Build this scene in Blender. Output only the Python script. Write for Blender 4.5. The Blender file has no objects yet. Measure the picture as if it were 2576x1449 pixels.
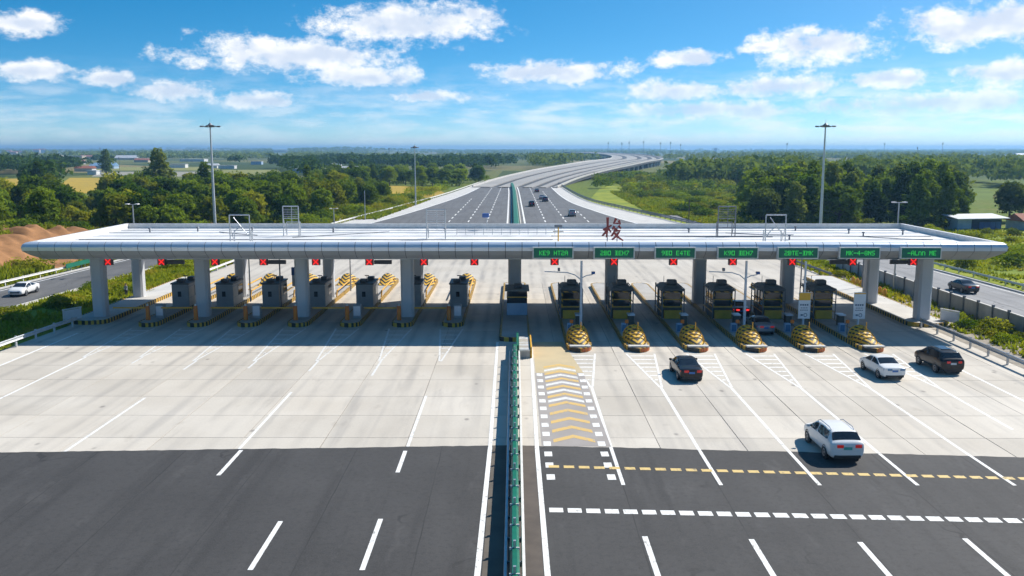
import bpy, bmesh, math, random
import numpy as np
from mathutils import Vector, Matrix

random.seed(7)
RNG = np.random.default_rng(11)
SC = bpy.context.scene
COL = SC.collection
R = math.radians

# ------------------------------------------------------------------ camera
CAM_H = 18.0
PITCH = 8.690447          # degrees below the horizon
YAW = 0.173888
cam_d = bpy.data.cameras.new('camera')
cam = bpy.data.objects.new('camera', cam_d)
COL.objects.link(cam)
cam.location = (0, 0, CAM_H)
cam.rotation_euler = (R(90 - PITCH), 0, R(YAW))
cam_d.sensor_width = 36.0
cam_d.lens = 31.8634
cam_d.clip_start = 0.5
cam_d.clip_end = 60000
SC.camera = cam

# ------------------------------------------------------------------ sun, sky, exposure
SUN_DIR = Vector((0.85, 0.60, 1.0)).normalized()      # towards the sun
SUN_EL = math.asin(SUN_DIR.z)
SUN_AZ = math.atan2(SUN_DIR.x, SUN_DIR.y)             # clockwise from +Y
sun_d = bpy.data.lights.new('sun', 'SUN')
sun_d.energy = 5.0
sun_d.angle = R(0.53)
sun_d.color = (1.0, 0.945, 0.86)
sun = bpy.data.objects.new('sun', sun_d)
COL.objects.link(sun)
sun.location = (60, 40, 120)
sun.rotation_euler = SUN_DIR.to_track_quat('Z', 'Y').to_euler()

SC.view_settings.view_transform = 'Standard'
SC.view_settings.look = 'None'
SC.view_settings.gamma = 1.0
SC.view_settings.exposure = 0.42
SC.view_settings.use_curve_mapping = False
SC.cycles.use_denoising = True
SC.cycles.max_bounces = 5
SC.cycles.diffuse_bounces = 2
SC.cycles.glossy_bounces = 2
SC.cycles.transmission_bounces = 3
SC.cycles.transparent_max_bounces = 6
SC.cycles.volume_bounces = 0
SC.cycles.sample_clamp_indirect = 6.0

_f, _cx, _cy = 2280.0, 1288.0, 724.5
_p, _yw = R(PITCH), R(YAW)

def ray_dir(x, y):
    """unit direction of a sight line given in 2576-wide survey units"""
    u, v = x - _cx, y - _cy
    fy = _f * math.cos(_p) - v * math.sin(_p)
    up = -(v * math.cos(_p) + _f * math.sin(_p))
    c, s = math.cos(_yw), math.sin(_yw)
    return Vector((c * u - s * fy, s * u + c * fy, up)).normalized()

def at(x, y, z=0.0):
    """survey point -> place on the level z"""
    d = ray_dir(x, y)
    t = (CAM_H - z) / -d.z
    return Vector((d.x * t, d.y * t, z))

# ---- world
world = bpy.data.worlds.new('World')
SC.world = world
world.use_nodes = True
WT = world.node_tree
WT.nodes.clear()

class NT:
    """tiny helper for wiring nodes"""
    def __init__(self, tree):
        self.t = tree
    def n(self, kind, **kw):
        nd = self.t.nodes.new(kind)
        for k, v in kw.items():
            setattr(nd, k, v)
        return nd
    def link(self, a, b):
        self.t.links.new(a, b)
    def put(self, sock, v):
        if hasattr(v, 'is_output'):
            self.link(v, sock)
        else:
            sock.default_value = v
    def m(self, op, a, b=None, c=None, clamp=False):
        nd = self.n('ShaderNodeMath', operation=op)
        nd.use_clamp = clamp
        self.put(nd.inputs[0], a)
        if b is not None: self.put(nd.inputs[1], b)
        if c is not None: self.put(nd.inputs[2], c)
        return nd.outputs[0]
    def v(self, op, a, b=None):
        nd = self.n('ShaderNodeVectorMath', operation=op)
        self.put(nd.inputs[0], a)
        if b is not None: self.put(nd.inputs[1], b)
        return nd.outputs['Value'] if op in ('LENGTH', 'DOT_PRODUCT') else nd.outputs[0]
    def xyz(self, x, y, z):
        nd = self.n('ShaderNodeCombineXYZ')
        self.put(nd.inputs[0], x); self.put(nd.inputs[1], y); self.put(nd.inputs[2], z)
        return nd.outputs[0]
    def sep(self, v):
        nd = self.n('ShaderNodeSeparateXYZ')
        self.link(v, nd.inputs[0])
        return nd.outputs
    def noise(self, vec, scale, detail=4.0, rough=0.55, dim='3D'):
        nd = self.n('ShaderNodeTexNoise')
        nd.noise_dimensions = dim
        if vec is not None: self.link(vec, nd.inputs['Vector'])
        nd.inputs['Scale'].default_value = scale
        nd.inputs['Detail'].default_value = detail
        nd.inputs['Roughness'].default_value = rough
        return nd.outputs[0]
    def ramp(self, fac, a, b, lo=0.0, hi=1.0, smooth=True):
        nd = self.n('ShaderNodeMapRange')
        nd.interpolation_type = 'SMOOTHSTEP' if smooth else 'LINEAR'
        self.put(nd.inputs[0], fac)
        for i, v in enumerate((a, b, lo, hi)):
            self.put(nd.inputs[1 + i], v)
        return nd.outputs[0]
    def mix(self, fac, a, b, blend='MIX'):
        nd = self.n('ShaderNodeMix', data_type='RGBA', blend_type=blend)
        self.put(nd.inputs[0], fac)
        self.put(nd.inputs[6], a if hasattr(a, 'is_output') else tuple(a) + (1,) * (4 - len(a)))
        self.put(nd.inputs[7], b if hasattr(b, 'is_output') else tuple(b) + (1,) * (4 - len(b)))
        return nd.outputs[2]

def build_sky():
    w = NT(WT)
    tc = w.n('ShaderNodeTexCoord').outputs['Generated']
    d = w.v('NORMALIZE', tc)
    s = w.sep(d)
    # deep, dry-air blue: the gradient of the clear sky is read a little steeper in height
    zz = w.m('ADD', w.m('MULTIPLY', w.m('MAXIMUM', s[2], 0.0), 2.6), 0.035)
    sv = w.v('NORMALIZE', w.xyz(s[0], s[1], zz))
    sky = w.n('ShaderNodeTexSky')
    sky.sky_type = 'NISHITA'
    sky.sun_disc = False
    sky.sun_elevation = SUN_EL
    sky.sun_rotation = SUN_AZ
    sky.altitude = 0
    sky.air_density = 1.0
    sky.dust_density = 0.6
    sky.ozone_density = 3.0
    w.link(sv, sky.inputs[0])
    hs = w.n('ShaderNodeHueSaturation')
    hs.inputs['Saturation'].default_value = 1.45
    hs.inputs['Hue'].default_value = 0.487
    hs.inputs['Value'].default_value = 1.0
    w.link(sky.outputs[0], hs.inputs['Color'])
    bg = w.n('ShaderNodeBackground')
    w.link(hs.outputs[0], bg.inputs[0])
    bg.inputs[1].default_value = 0.112
    # --- clouds, in degrees of azimuth and height
    az = w.m('MULTIPLY', w.m('ARCTAN2', s[0], s[1]), 57.29578)
    el = w.m('MULTIPLY', w.m('ARCSINE', s[2]), 57.29578)
    azw = w.m('WRAP', az, 33.0, -33.0)
    ROWS = [  # x, y, half width, height above, depth below
        [(55, 62, 105, 32, 24), (1030, 78, 250, 78, 44), (1920, 122, 60, 16, 14), (2390, 78, 165, 58, 42)],
        [(95, 188, 120, 30, 18), (745, 150, 280, 58, 32), (1400, 190, 195, 42, 28), (1745, 155, 92, 30, 18), (2065, 118, 165, 54, 38), (2540, 60, 150, 60, 40)],
        [(282, 205, 85, 26, 16), (650, 258, 140, 26, 18), (1075, 245, 150, 22, 18), (1690, 240, 140, 42, 24), (1960, 228, 160, 42, 22), (2240, 205, 110, 34, 20), (2520, 195, 130, 40, 24)],
        [(425, 238, 125, 38, 18), (930, 200, 180, 34, 26), (1190, 40, 85, 45, 30), (1800, 278, 300, 30, 26), (2330, 265, 330, 34, 26)]]
    nv = w.xyz(azw, w.m('MULTIPLY', el, 1.55), 3.7)
    a01 = w.m('DIVIDE', w.m('ADD', azw, 33.0), 66.0)
    cin = w.n('ShaderNodeCombineColor')
    for q in range(3): w.link(a01, cin.inputs[q])
    best = None
    for row in ROWS:
        cl = []
        for (x, y, rx, rt, rb) in row:
            q = ray_dir(x, y); k = 39.8
            cl.append((math.degrees(math.atan2(q.x, q.y)), math.degrees(math.asin(q.z)) + (rt - rb) / 2 / k, rx / k, (rt + rb) / 2 / k))
        cv = w.n('ShaderNodeRGBCurve')
        mp = cv.mapping
        tab = []
        for q in range(129):
            a = -33 + 66 * q / 128
            c = min(cl, key=lambda c_: abs(a - c_[0]) / c_[2])
            tab.append((min(abs(a - c[0]) / c[2], 4.0) / 4.0, min(max(c[1] / 16.0, 0), 1), c[3] / 4.0))
        for ch in range(3):
            pts = mp.curves[ch].points
            pts[0].location = (0, tab[0][ch]); pts[1].location = (1, tab[128][ch])
            for q in range(1, 128): pts.new(q / 128, tab[q][ch])
            for p_ in pts: p_.handle_type = 'VECTOR'
        mp.update()
        w.link(cin.outputs[0], cv.inputs['Color'])
        sc_ = w.n('ShaderNodeSeparateColor'); w.link(cv.outputs[0], sc_.inputs[0])
        u = w.m('MULTIPLY', sc_.outputs[0], 4.0)
        vv = w.m('DIVIDE', w.m('SUBTRACT', el, w.m('MULTIPLY', sc_.outputs[1], 16.0)), w.m('MULTIPLY', sc_.outputs[2], 4.0))
        ln = w.m('SQRT', w.m('ADD', w.m('MULTIPLY', u, u), w.m('MULTIPLY', vv, vv)))
        best = ln if best is None else w.m('MINIMUM', best, ln)
    body = w.m('SUBTRACT', 1.0, best)
    n1 = w.noise(nv, 0.46, 7.0, 0.67)
    n1b = w.noise(w.v('ADD', nv, (0.5, 0.9, 0.0)), 0.55, 2.0, 0.6)
    d0 = w.m('ADD', w.m('MAXIMUM', body, -0.9), w.m('MULTIPLY', w.m('SUBTRACT', n1, 0.5), 3.1))
    d1 = w.m('ADD', w.m('MAXIMUM', body, -0.9), w.m('MULTIPLY', w.m('SUBTRACT', n1b, 0.5), 1.9))
    alpha = w.ramp(d0, -0.10, 0.72)
    # thin streaky layer low over the horizon and a few loose clouds overhead
    lowv = w.xyz(w.m('MULTIPLY', azw, 0.30), w.m('MULTIPLY', el, 1.35), 9.1)
    low = w.ramp(w.noise(lowv, 1.0, 4.0, 0.62), 0.36, 0.72)
    lowm = w.m('MULTIPLY', w.ramp(el, -0.4, 0.8), w.ramp(el, 5.6, 1.6))
    side = w.ramp(azw, -20.0, 22.0, 0.55, 0.95)
    low = w.m('MULTIPLY', w.m('MULTIPLY', low, lowm), side)
    d0 = w.m('ADD', d0, w.m('MULTIPLY', low, 0.12))
    zc = w.m('MAXIMUM', s[2], 0.03)
    pv = w.xyz(w.m('DIVIDE', s[0], zc), w.m('DIVIDE', s[1], zc), 0.0)
    over = w.ramp(w.noise(pv, 0.9, 2.0, 0.55), 0.60, 0.72)
    over = w.m('MULTIPLY', over, w.ramp(el, 11.0, 18.0))
    shade = w.ramp(d1, 0.10, 1.0, 0.0, 0.85)
    ccol = w.mix(shade, (1.0, 0.99, 0.98), (0.56, 0.65, 0.80))
    tot = w.m('MAXIMUM', w.m('MAXIMUM', w.m('MULTIPLY', alpha, 0.97), low), w.m('MULTIPLY', over, 0.8))
    # distance veils the low clouds
    veil = w.ramp(el, 0.0, 6.0, 0.62, 1.0)
    tot = w.m('MULTIPLY', tot, veil)
    cb = w.n('ShaderNodeBackground')
    w.link(ccol, cb.inputs[0])
    cb.inputs[1].default_value = 0.88
    mx = w.n('ShaderNodeMixShader')
    w.link(tot, mx.inputs[0]); w.link(bg.outputs[0], mx.inputs[1]); w.link(cb.outputs[0], mx.inputs[2])
    out = w.n('ShaderNodeOutputWorld')
    w.link(mx.outputs[0], out.inputs[0])
build_sky()

# ------------------------------------------------------------------ helpers: tagging
def tag(o, label=None, cat=None, group=None, kind=None):
    if label: o['label'] = label
    if cat: o['category'] = cat
    if group: o['group'] = group
    if kind: o['kind'] = kind
    return o

def empty(name, loc=(0, 0, 0), rz=0.0, label=None, cat=None, group=None):
    o = bpy.data.objects.new(name, None)
    o.empty_display_size = 0.3
    COL.objects.link(o)
    o.location = loc
    o.rotation_euler = (0, 0, rz)
    return tag(o, label, cat, group)

def link_mesh(name, me, mat=None, parent=None, loc=(0, 0, 0), rz=0.0):
    o = bpy.data.objects.new(name, me)
    COL.objects.link(o)
    o.location = loc
    o.rotation_euler = (0, 0, rz)
    if mat is not None and not me.materials:
        for m_ in (mat if isinstance(mat, (list, tuple)) else [mat]):
            me.materials.append(m_)
    if parent is not None:
        o.parent = parent
    return o

def copy_tree(o, parent=None):
    c = o.copy()
    COL.objects.link(c)
    c.parent = parent
    for ch in o.children:
        copy_tree(ch, c)
    return c

class MB:
    """collects simple solids for ONE mesh"""
    def __init__(self):
        self.v = []; self.f = []; self.mi = []; self.cur = 0
    def _add(self, vs, fs):
        b = len(self.v)
        self.v += [tuple(q) for q in vs]
        self.f += [tuple(b + i for i in q) for q in fs]
        self.mi += [self.cur] * len(fs)
        return self
    def box(self, x0, x1, y0, y1, z0, z1):
        return self._add([(x0, y0, z0), (x1, y0, z0), (x1, y1, z0), (x0, y1, z0), (x0, y0, z1), (x1, y0, z1), (x1, y1, z1), (x0, y1, z1)],
                         [(3, 2, 1, 0), (4, 5, 6, 7), (0, 1, 5, 4), (1, 2, 6, 5), (2, 3, 7, 6), (3, 0, 4, 7)])
    def cbox(self, c, s):
        return self.box(c[0] - s[0] / 2, c[0] + s[0] / 2, c[1] - s[1] / 2, c[1] + s[1] / 2, c[2] - s[2] / 2, c[2] + s[2] / 2)
    def quad(self, a, b, c, d):
        return self._add([a, b, c, d], [(0, 1, 2, 3)])
    def poly(self, pts):
        return self._add(pts, [tuple(range(len(pts)))])
    def prism(self, pts, z0, z1):
        n = len(pts)
        vs = [(p[0], p[1], z0) for p in pts] + [(p[0], p[1], z1) for p in pts]
        fs = [tuple(range(n - 1, -1, -1)), tuple(range(n, 2 * n))]
        fs += [(i, (i + 1) % n, n + (i + 1) % n, n + i) for i in range(n)]
        return self._add(vs, fs)
    def tube(self, a, b, r0, r1=None, n=8):
        r1 = r0 if r1 is None else r1
        a, b = Vector(a), Vector(b)
        d = (b - a).normalized()
        u = d.orthogonal().normalized(); w_ = d.cross(u)
        vs = []
        for c, r in ((a, r0), (b, r1)):
            for i in range(n):
                t = 2 * math.pi * i / n
                vs.append(c + u * (r * math.cos(t)) + w_ * (r * math.sin(t)))
        fs = [(i, (i + 1) % n, n + (i + 1) % n, n + i) for i in range(n)]
        fs += [tuple(range(n - 1, -1, -1)), tuple(range(n, 2 * n))]
        return self._add(vs, fs)
    def path(self, pts, r, n=6):
        """one continuous pipe through the points"""
        pts = [Vector(p) for p in pts]
        vs = []; fs = []
        for k, p in enumerate(pts):
            d = (pts[min(k + 1, len(pts) - 1)] - pts[max(k - 1, 0)]).normalized()
            up = Vector((0, 0, 1)) if abs(d.z) < 0.95 else Vector((0, 1, 0))
            u = d.cross(up).normalized(); w_ = u.cross(d)
            for i in range(n):
                t = 2 * math.pi * i / n
                vs.append(p + u * (r * math.cos(t)) + w_ * (r * math.sin(t)))
        for k in range(len(pts) - 1):
            fs += [(k * n + i, k * n + (i + 1) % n, (k + 1) * n + (i + 1) % n, (k + 1) * n + i) for i in range(n)]
        fs += [tuple(range(n - 1, -1, -1)), tuple(range((len(pts) - 1) * n, len(pts) * n))]
        return self._add(vs, fs)
    def sweep(self, prof, pts, closed=False):
        """profile (offset to the right, z) swept along ground points"""
        pts = [Vector((p[0], p[1], p[2] if len(p) > 2 else 0.0)) for p in pts]
        n = len(prof); vs = []; fs = []
        for k, p in enumerate(pts):
            d = pts[min(k + 1, len(pts) - 1)] - pts[max(k - 1, 0)]
            d.z = 0; d.normalize()
            r_ = Vector((d.y, -d.x, 0))
            for (o, z) in prof:
                vs.append(p + r_ * o + Vector((0, 0, z)))
        m = n if closed else n - 1
        for k in range(len(pts) - 1):
            for i in range(m):
                j = (i + 1) % n
                fs.append((k * n + i, (k + 1) * n + i, (k + 1) * n + j, k * n + j))
        if closed:
            fs += [tuple(range(n)), tuple(range((len(pts)) * n - 1, (len(pts) - 1) * n - 1, -1))]
        return self._add(vs, fs)
    def mesh(self, name='mesh', smooth=False):
        me = bpy.data.meshes.new(name)
        me.from_pydata(self.v, [], self.f)
        if any(self.mi):
            me.polygons.foreach_set('material_index', self.mi)
        if smooth:
            me.polygons.foreach_set('use_smooth', [True] * len(me.polygons))
        me.update()
        return me
    def build(self, name, mat=None, parent=None, loc=(0, 0, 0), rz=0.0, bevel=0.0, smooth=False):
        me = self.mesh(name, smooth)
        if bevel > 0:
            bm = bmesh.new(); bm.from_mesh(me)
            bmesh.ops.bevel(bm, geom=bm.edges[:], offset=bevel, segments=2, affect='EDGES', profile=0.6)
            bm.to_mesh(me); bm.free()
        return link_mesh(name, me, mat, parent, loc, rz)

def struct(o):
    o['kind'] = 'structure'
    return o

# ------------------------------------------------------------------ materials
MATS = {}
def new_mat(name):
    m = bpy.data.materials.new(name)
    m.use_nodes = True
    t = NT(m.node_tree)
    b = m.node_tree.nodes['Principled BSDF']
    return m, t, b

def pm(name, c1, c2=None, scale=1.0, rough=0.6, metal=0.0, bump=0.0, stretch=(1, 1, 1), spread=0.0, spec=0.5, coat=0.0, emit=None, estr=0.0, world=False, detail=4.0):
    """general surface: two related tones through noise, optional relief and per-piece tone"""
    if name in MATS: return MATS[name]
    m, t, b = new_mat(name)
    c2 = c2 or tuple(min(1, c * 0.82) for c in c1)
    co = t.n('ShaderNodeNewGeometry').outputs['Position'] if world else t.n('ShaderNodeTexCoord').outputs['Object']
    co = t.v('MULTIPLY', co, stretch)
    n = t.noise(co, scale, detail, 0.6)
    col = t.mix(t.ramp(n, 0.3, 0.7), c1, c2)
    if spread > 0:
        oi = t.n('ShaderNodeObjectInfo').outputs['Random']
        hs = t.n('ShaderNodeHueSaturation')
        t.link(col, hs.inputs['Color'])
        t.link(t.ramp(oi, 0, 1, 1 - spread, 1 + spread, False), hs.inputs['Value'])
        col = hs.outputs[0]
    t.link(col, b.inputs['Base Color'])
    b.inputs['Roughness'].default_value = rough
    b.inputs['Metallic'].default_value = metal
    b.inputs['Specular IOR Level'].default_value = spec
    b.inputs['Coat Weight'].default_value = coat
    b.inputs['Coat Roughness'].default_value = 0.06
    if emit:
        b.inputs['Emission Color'].default_value = tuple(emit) + (1,)
        b.inputs['Emission Strength'].default_value = estr
    if bump > 0:
        bn = t.n('ShaderNodeBump')
        bn.inputs['Strength'].default_value = bump
        bn.inputs['Distance'].default_value = 0.02
        t.link(t.noise(co, scale * 6, 5.0, 0.65), bn.inputs['Height'])
        t.link(bn.outputs[0], b.inputs['Normal'])
    MATS[name] = m
    return m

def mat_concrete_slab():
    m, t, b = new_mat('slab_concrete')
    pos = t.n('ShaderNodeNewGeometry').outputs['Position']
    oi = t.n('ShaderNodeObjectInfo').outputs['Random']
    n1 = t.noise(pos, 0.09, 5.0, 0.6)
    n2 = t.noise(t.v('MULTIPLY', pos, (0.75, 0.10, 1)), 1.0, 5.0, 0.6)     # rubber and drip streaks along the lanes
    n3 = t.noise(pos, 7.0, 4.0, 0.7)
    n4 = t.noise(t.v('MULTIPLY', pos, (1.0, 0.45, 1)), 0.55, 4.0, 0.6)
    c = t.mix(t.ramp(n1, 0.3, 0.7), (0.585, 0.538, 0.465), (0.500, 0.450, 0.378))
    c = t.mix(t.m('MULTIPLY', t.ramp(n2, 0.52, 0.74), 0.40), c, (0.31, 0.285, 0.255))
    c = t.mix(t.m('MULTIPLY', t.ramp(n4, 0.62, 0.74), 0.28), c, (0.25, 0.215, 0.175))
    c = t.mix(t.ramp(n3, 0.25, 0.75, 0.0, 0.22), c, (0.30, 0.285, 0.26))
    px_ = t.sep(pos)
    neg = t.m('LESS_THAN', px_[0], 0.0)
    ph = t.m('ADD', t.m('MULTIPLY', neg, t.m('DIVIDE', t.m('ADD', px_[0], 37.8), 5.23)), t.m('MULTIPLY', t.m('SUBTRACT', 1.0, neg), t.m('DIVIDE', t.m('SUBTRACT', px_[0], 5.9), 5.3)))
    fr = t.m('ABSOLUTE', t.m('SUBTRACT', t.m('ABSOLUTE', t.m('SUBTRACT', t.m('FRACT', t.m('ADD', ph, 20.0)), 0.5)), 0.15))
    trk = t.m('MULTIPLY', t.ramp(fr, 0.11, 0.0), t.ramp(t.noise(t.v('MULTIPLY', pos, (0.5, 0.12, 1)), 1.0, 3.0, 0.6), 0.30, 0.66))
    trk = t.m('MULTIPLY', trk, t.ramp(px_[1], 56.0, 86.0, 0.18, 0.55))
    c = t.mix(trk, c, (0.235, 0.220, 0.205))
    lane = t.v('MULTIPLY', pos, (1, 0.03, 1))
    n5 = t.noise(lane, 0.9, 2.0, 0.5)
    c = t.mix(t.m('MULTIPLY', t.ramp(n5, 0.55, 0.75), 0.28), c, (0.28, 0.265, 0.25))
    sp = t.n('ShaderNodeTexVoronoi'); sp.inputs['Scale'].default_value = 0.42
    t.link(t.v('MULTIPLY', pos, (1, 0.6, 1)), sp.inputs['Vector'])
    c = t.mix(t.m('MULTIPLY', t.ramp(sp.outputs['Distance'], 0.10, 0.03), 0.55), c, (0.10, 0.09, 0.085))
    hs = t.n('ShaderNodeHueSaturation'); t.link(c, hs.inputs['Color'])
    t.link(t.ramp(oi, 0, 1, 0.91, 1.08, False), hs.inputs['Value'])
    t.link(hs.outputs[0], b.inputs['Base Color'])
    b.inputs['Roughness'].default_value = 0.85
    bn = t.n('ShaderNodeBump'); bn.inputs['Strength'].default_value = 0.25; bn.inputs['Distance'].default_value = 0.01
    t.link(n3, bn.inputs['Height']); t.link(bn.outputs[0], b.inputs['Normal'])
    return m

def mat_asphalt(name, base=(0.052, 0.050, 0.049), light=(0.085, 0.082, 0.080)):
    m, t, b = new_mat(name)
    pos = t.n('ShaderNodeNewGeometry').outputs['Position']
    n1 = t.noise(pos, 0.12, 5.0, 0.6)
    n2 = t.noise(t.v('MULTIPLY', pos, (0.9, 0.05, 1)), 1.0, 4.0, 0.55)
    n3 = t.noise(pos, 14.0, 3.0, 0.7)
    c = t.mix(t.ramp(n1, 0.3, 0.7), tuple(x * 0.88 for x in base), tuple(x * 1.32 for x in base))
    c = t.mix(t.m('MULTIPLY', t.ramp(n2, 0.48, 0.68), 0.75), c, tuple(x * 0.66 for x in base))
    n7 = t.noise(t.v('MULTIPLY', pos, (0.35, 0.06, 1)), 1.0, 3.0, 0.5)
    c = t.mix(t.m('MULTIPLY', t.ramp(n7, 0.5, 0.7), 0.55), c, tuple(x * 1.5 for x in base))
    n6 = t.noise(t.v('MULTIPLY', pos, (0.6, 0.16, 1)), 1.3, 5.0, 0.65)
    c = t.mix(t.m('MULTIPLY', t.ramp(n6, 0.55, 0.72), 0.75), c, light)
    c = t.mix(t.ramp(n3, 0.30, 0.75, 0.0, 0.6), c, light)
    n8 = t.noise(pos, 3.2, 4.0, 0.75)
    c = t.mix(t.ramp(n8, 0.45, 0.75, 0.0, 0.55), c, tuple(x * 0.62 for x in base))
    # sealed cracks
    vo = t.n('ShaderNodeTexVoronoi', feature='DISTANCE_TO_EDGE'); vo.inputs['Scale'].default_value = 0.11
    wob = t.n('ShaderNodeTexNoise'); wob.inputs['Scale'].default_value = 0.5; t.link(pos, wob.inputs['Vector'])
    t.link(t.v('ADD', t.v('MULTIPLY', pos, (1.0, 0.55, 0)), t.v('MULTIPLY', wob.outputs['Color'], (3, 3, 0))), vo.inputs['Vector'])
    cr = t.m('MULTIPLY', t.ramp(vo.outputs['Distance'], 0.010, 0.003), t.ramp(n1, 0.48, 0.62))
    c = t.mix(t.m('MULTIPLY', cr, 0.6), c, tuple(x * 0.4 for x in base))
    jx = t.sep(t.v('ADD', pos, t.v('MULTIPLY', wob.outputs['Color'], (0.10, 0, 0))))
    jf = t.m('ABSOLUTE', t.m('SUBTRACT', t.m('FRACT', t.m('ADD', t.m('DIVIDE', jx[0], 5.15), 20.35)), 0.5))
    c = t.mix(t.m('MULTIPLY', t.ramp(jf, 0.0085, 0.003), t.ramp(n1, 0.35, 0.6, 0.2, 0.75)), c, tuple(x * 0.45 for x in base))
    t.link(c, b.inputs['Base Color'])
    b.inputs['Roughness'].default_value = 0.82
    b.inputs['Specular IOR Level'].default_value = 0.35
    bn = t.n('ShaderNodeBump'); bn.inputs['Strength'].default_value = 0.3; bn.inputs['Distance'].default_value = 0.012
    t.link(n3, bn.inputs['Height']); t.link(bn.outputs[0], b.inputs['Normal'])
    return m

def mat_paint(name, col, worn=0.35, under=(0.3, 0.28, 0.26)):
    m, t, b = new_mat(name)
    pos = t.n('ShaderNodeNewGeometry').outputs['Position']
    n = t.noise(t.v('MULTIPLY', pos, (1, 0.5, 1)), 5.0, 6.0, 0.7)
    n2 = t.noise(pos, 0.7, 3.0, 0.5)
    f = t.m('MULTIPLY', t.ramp(n, 0.50, 0.70), t.ramp(n2, 0.35, 0.7, worn * 0.5, worn * 1.6))
    t.link(t.mix(f, col, under), b.inputs['Base Color'])
    b.inputs['Roughness'].default_value = 0.65
    return m

def mat_stripe(name, c1, c2, k, mode):
    """hazard paint, flat bands; mode picks the direction of the bands"""
    m, t, b = new_mat(name)
    co = t.n('ShaderNodeTexCoord').outputs['Object']
    s = t.sep(co)
    if mode == 'chevron':
        a = t.m('ADD', t.m('MULTIPLY', t.m('ABSOLUTE', s[0]), 0.95), t.m('MULTIPLY', s[2], -1.35))
        a = t.m('ADD', a, t.m('MULTIPLY', s[1], -0.25))
    elif mode == 'kerb':
        a = t.m('ADD', s[0], t.m('MULTIPLY', s[1], 1.0))
    else:
        a = t.m('ADD', s[2], t.m('MULTIPLY', s[0], 0.6))
    w = t.m('SINE', t.m('MULTIPLY', a, k))
    n = t.noise(co, 6.0, 5.0, 0.65)
    col = t.mix(t.ramp(w, -0.12, 0.12), c1, c2)
    col = t.mix(t.m('MULTIPLY', t.ramp(n, 0.52, 0.72), 0.45), col, (0.16, 0.13, 0.10))
    t.link(col, b.inputs['Base Color'])
    b.inputs['Roughness'].default_value = 0.6
    return m

def mat_leaf(name, dark, light, dry=None, trans=0.42):
    m, t, b = new_mat(name)
    m.node_tree.nodes.remove(b)
    pos = t.n('ShaderNodeNewGeometry').outputs['Position']
    oi = t.n('ShaderNodeObjectInfo').outputs['Random']
    n = t.noise(pos, 0.33, 3.0, 0.6)
    n2 = t.noise(pos, 1.4, 2.0, 0.6)
    f = t.m('ADD', t.m('MULTIPLY', n, 0.6), t.m('ADD', t.m('MULTIPLY', n2, 0.55), t.m('MULTIPLY', oi, 0.42)))
    col = t.mix(t.ramp(f, 0.52, 1.05), dark, light)
    if dry:
        col = t.mix(t.ramp(t.noise(pos, 0.16, 3.0, 0.6), 0.52, 0.68, 0, 0.8), col, dry)
    df = t.n('ShaderNodeBsdfDiffuse'); tr = t.n('ShaderNodeBsdfTranslucent')
    t.link(col, df.inputs['Color'])
    t.link(t.mix(1.0, col, (1.15, 1.2, 0.55), 'MULTIPLY'), tr.inputs['Color'])
    mx = t.n('ShaderNodeMixShader'); mx.inputs[0].default_value = trans
    t.link(df.outputs[0], mx.inputs[1]); t.link(tr.outputs[0], mx.inputs[2])
    t.link(mx.outputs[0], m.node_tree.nodes['Material Output'].inputs[0])
    return m

def mat_ground():
    m, t, b = new_mat('grassland')
    pos = t.n('ShaderNodeNewGeometry').outputs['Position']
    s = t.sep(pos)
    n1 = t.noise(pos, 0.035, 5.0, 0.6)
    n2 = t.noise(pos, 0.5, 5.0, 0.65)
    c = t.mix(t.ramp(n2, 0.3, 0.7), (0.075, 0.118, 0.018), (0.160, 0.195, 0.030))
    c = t.mix(t.ramp(n1, 0.5, 0.72, 0, 0.7), c, (0.190, 0.165, 0.050))
    # patchwork of fields far out
    vo = t.n('ShaderNodeTexVoronoi'); vo.inputs['Scale'].default_value = 1.0
    t.link(t.v('MULTIPLY', pos, (1 / 210.0, 1 / 260.0, 0)), vo.inputs['Vector'])
    vs = t.sep(vo.outputs['Color'])
    fld = t.mix(t.ramp(vs[0], 0.35, 0.45), (0.050, 0.078, 0.022), (0.140, 0.150, 0.045))
    fld = t.mix(t.ramp(vs[1], 0.72, 0.78), fld, (0.235, 0.195, 0.085))
    fld = t.mix(t.ramp(n2, 0.3, 0.7, 0, 0.3), fld, (0.06, 0.075, 0.03))
    far = t.ramp(s[1], 420, 700)
    t.link(t.mix(far, c, fld), b.inputs['Base Color'])
    b.inputs['Roughness'].default_value = 0.95
    b.inputs['Specular IOR Level'].default_value = 0.1
    return m

M = {}
M['slab'] = mat_concrete_slab()
M['asphalt'] = mat_asphalt('asphalt', (0.046, 0.0445, 0.0435), (0.077, 0.074, 0.072))
M['asphalt_grey'] = mat_asphalt('asphalt_weathered', (0.100, 0.099, 0.098), (0.15, 0.148, 0.145))
M['asphalt_mid'] = mat_asphalt('asphalt_highway', (0.105, 0.106, 0.109), (0.15, 0.15, 0.152))
M['asphalt_pale'] = mat_asphalt('asphalt_pale', (0.205, 0.203, 0.205), (0.27, 0.268, 0.265))
M['white_paint'] = mat_paint('road_paint_white', (0.76, 0.755, 0.73), 0.85, (0.34, 0.325, 0.30))
M['white_dim'] = mat_paint('road_paint_white_worn', (0.66, 0.655, 0.63), 1.0, (0.36, 0.34, 0.31))
M['yellow_paint'] = mat_paint('road_paint_yellow', (0.64, 0.46, 0.17), 0.9, (0.2, 0.17, 0.12))
M['ochre_paint'] = mat_paint('road_paint_ochre', (0.62, 0.41, 0.13), 1.1, (0.38, 0.33, 0.26))
M['lane_coat'] = pm('lane_coat', (0.335, 0.305, 0.285), (0.29, 0.265, 0.245), 0.5, 0.85, world=True, bump=0.2)
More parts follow.
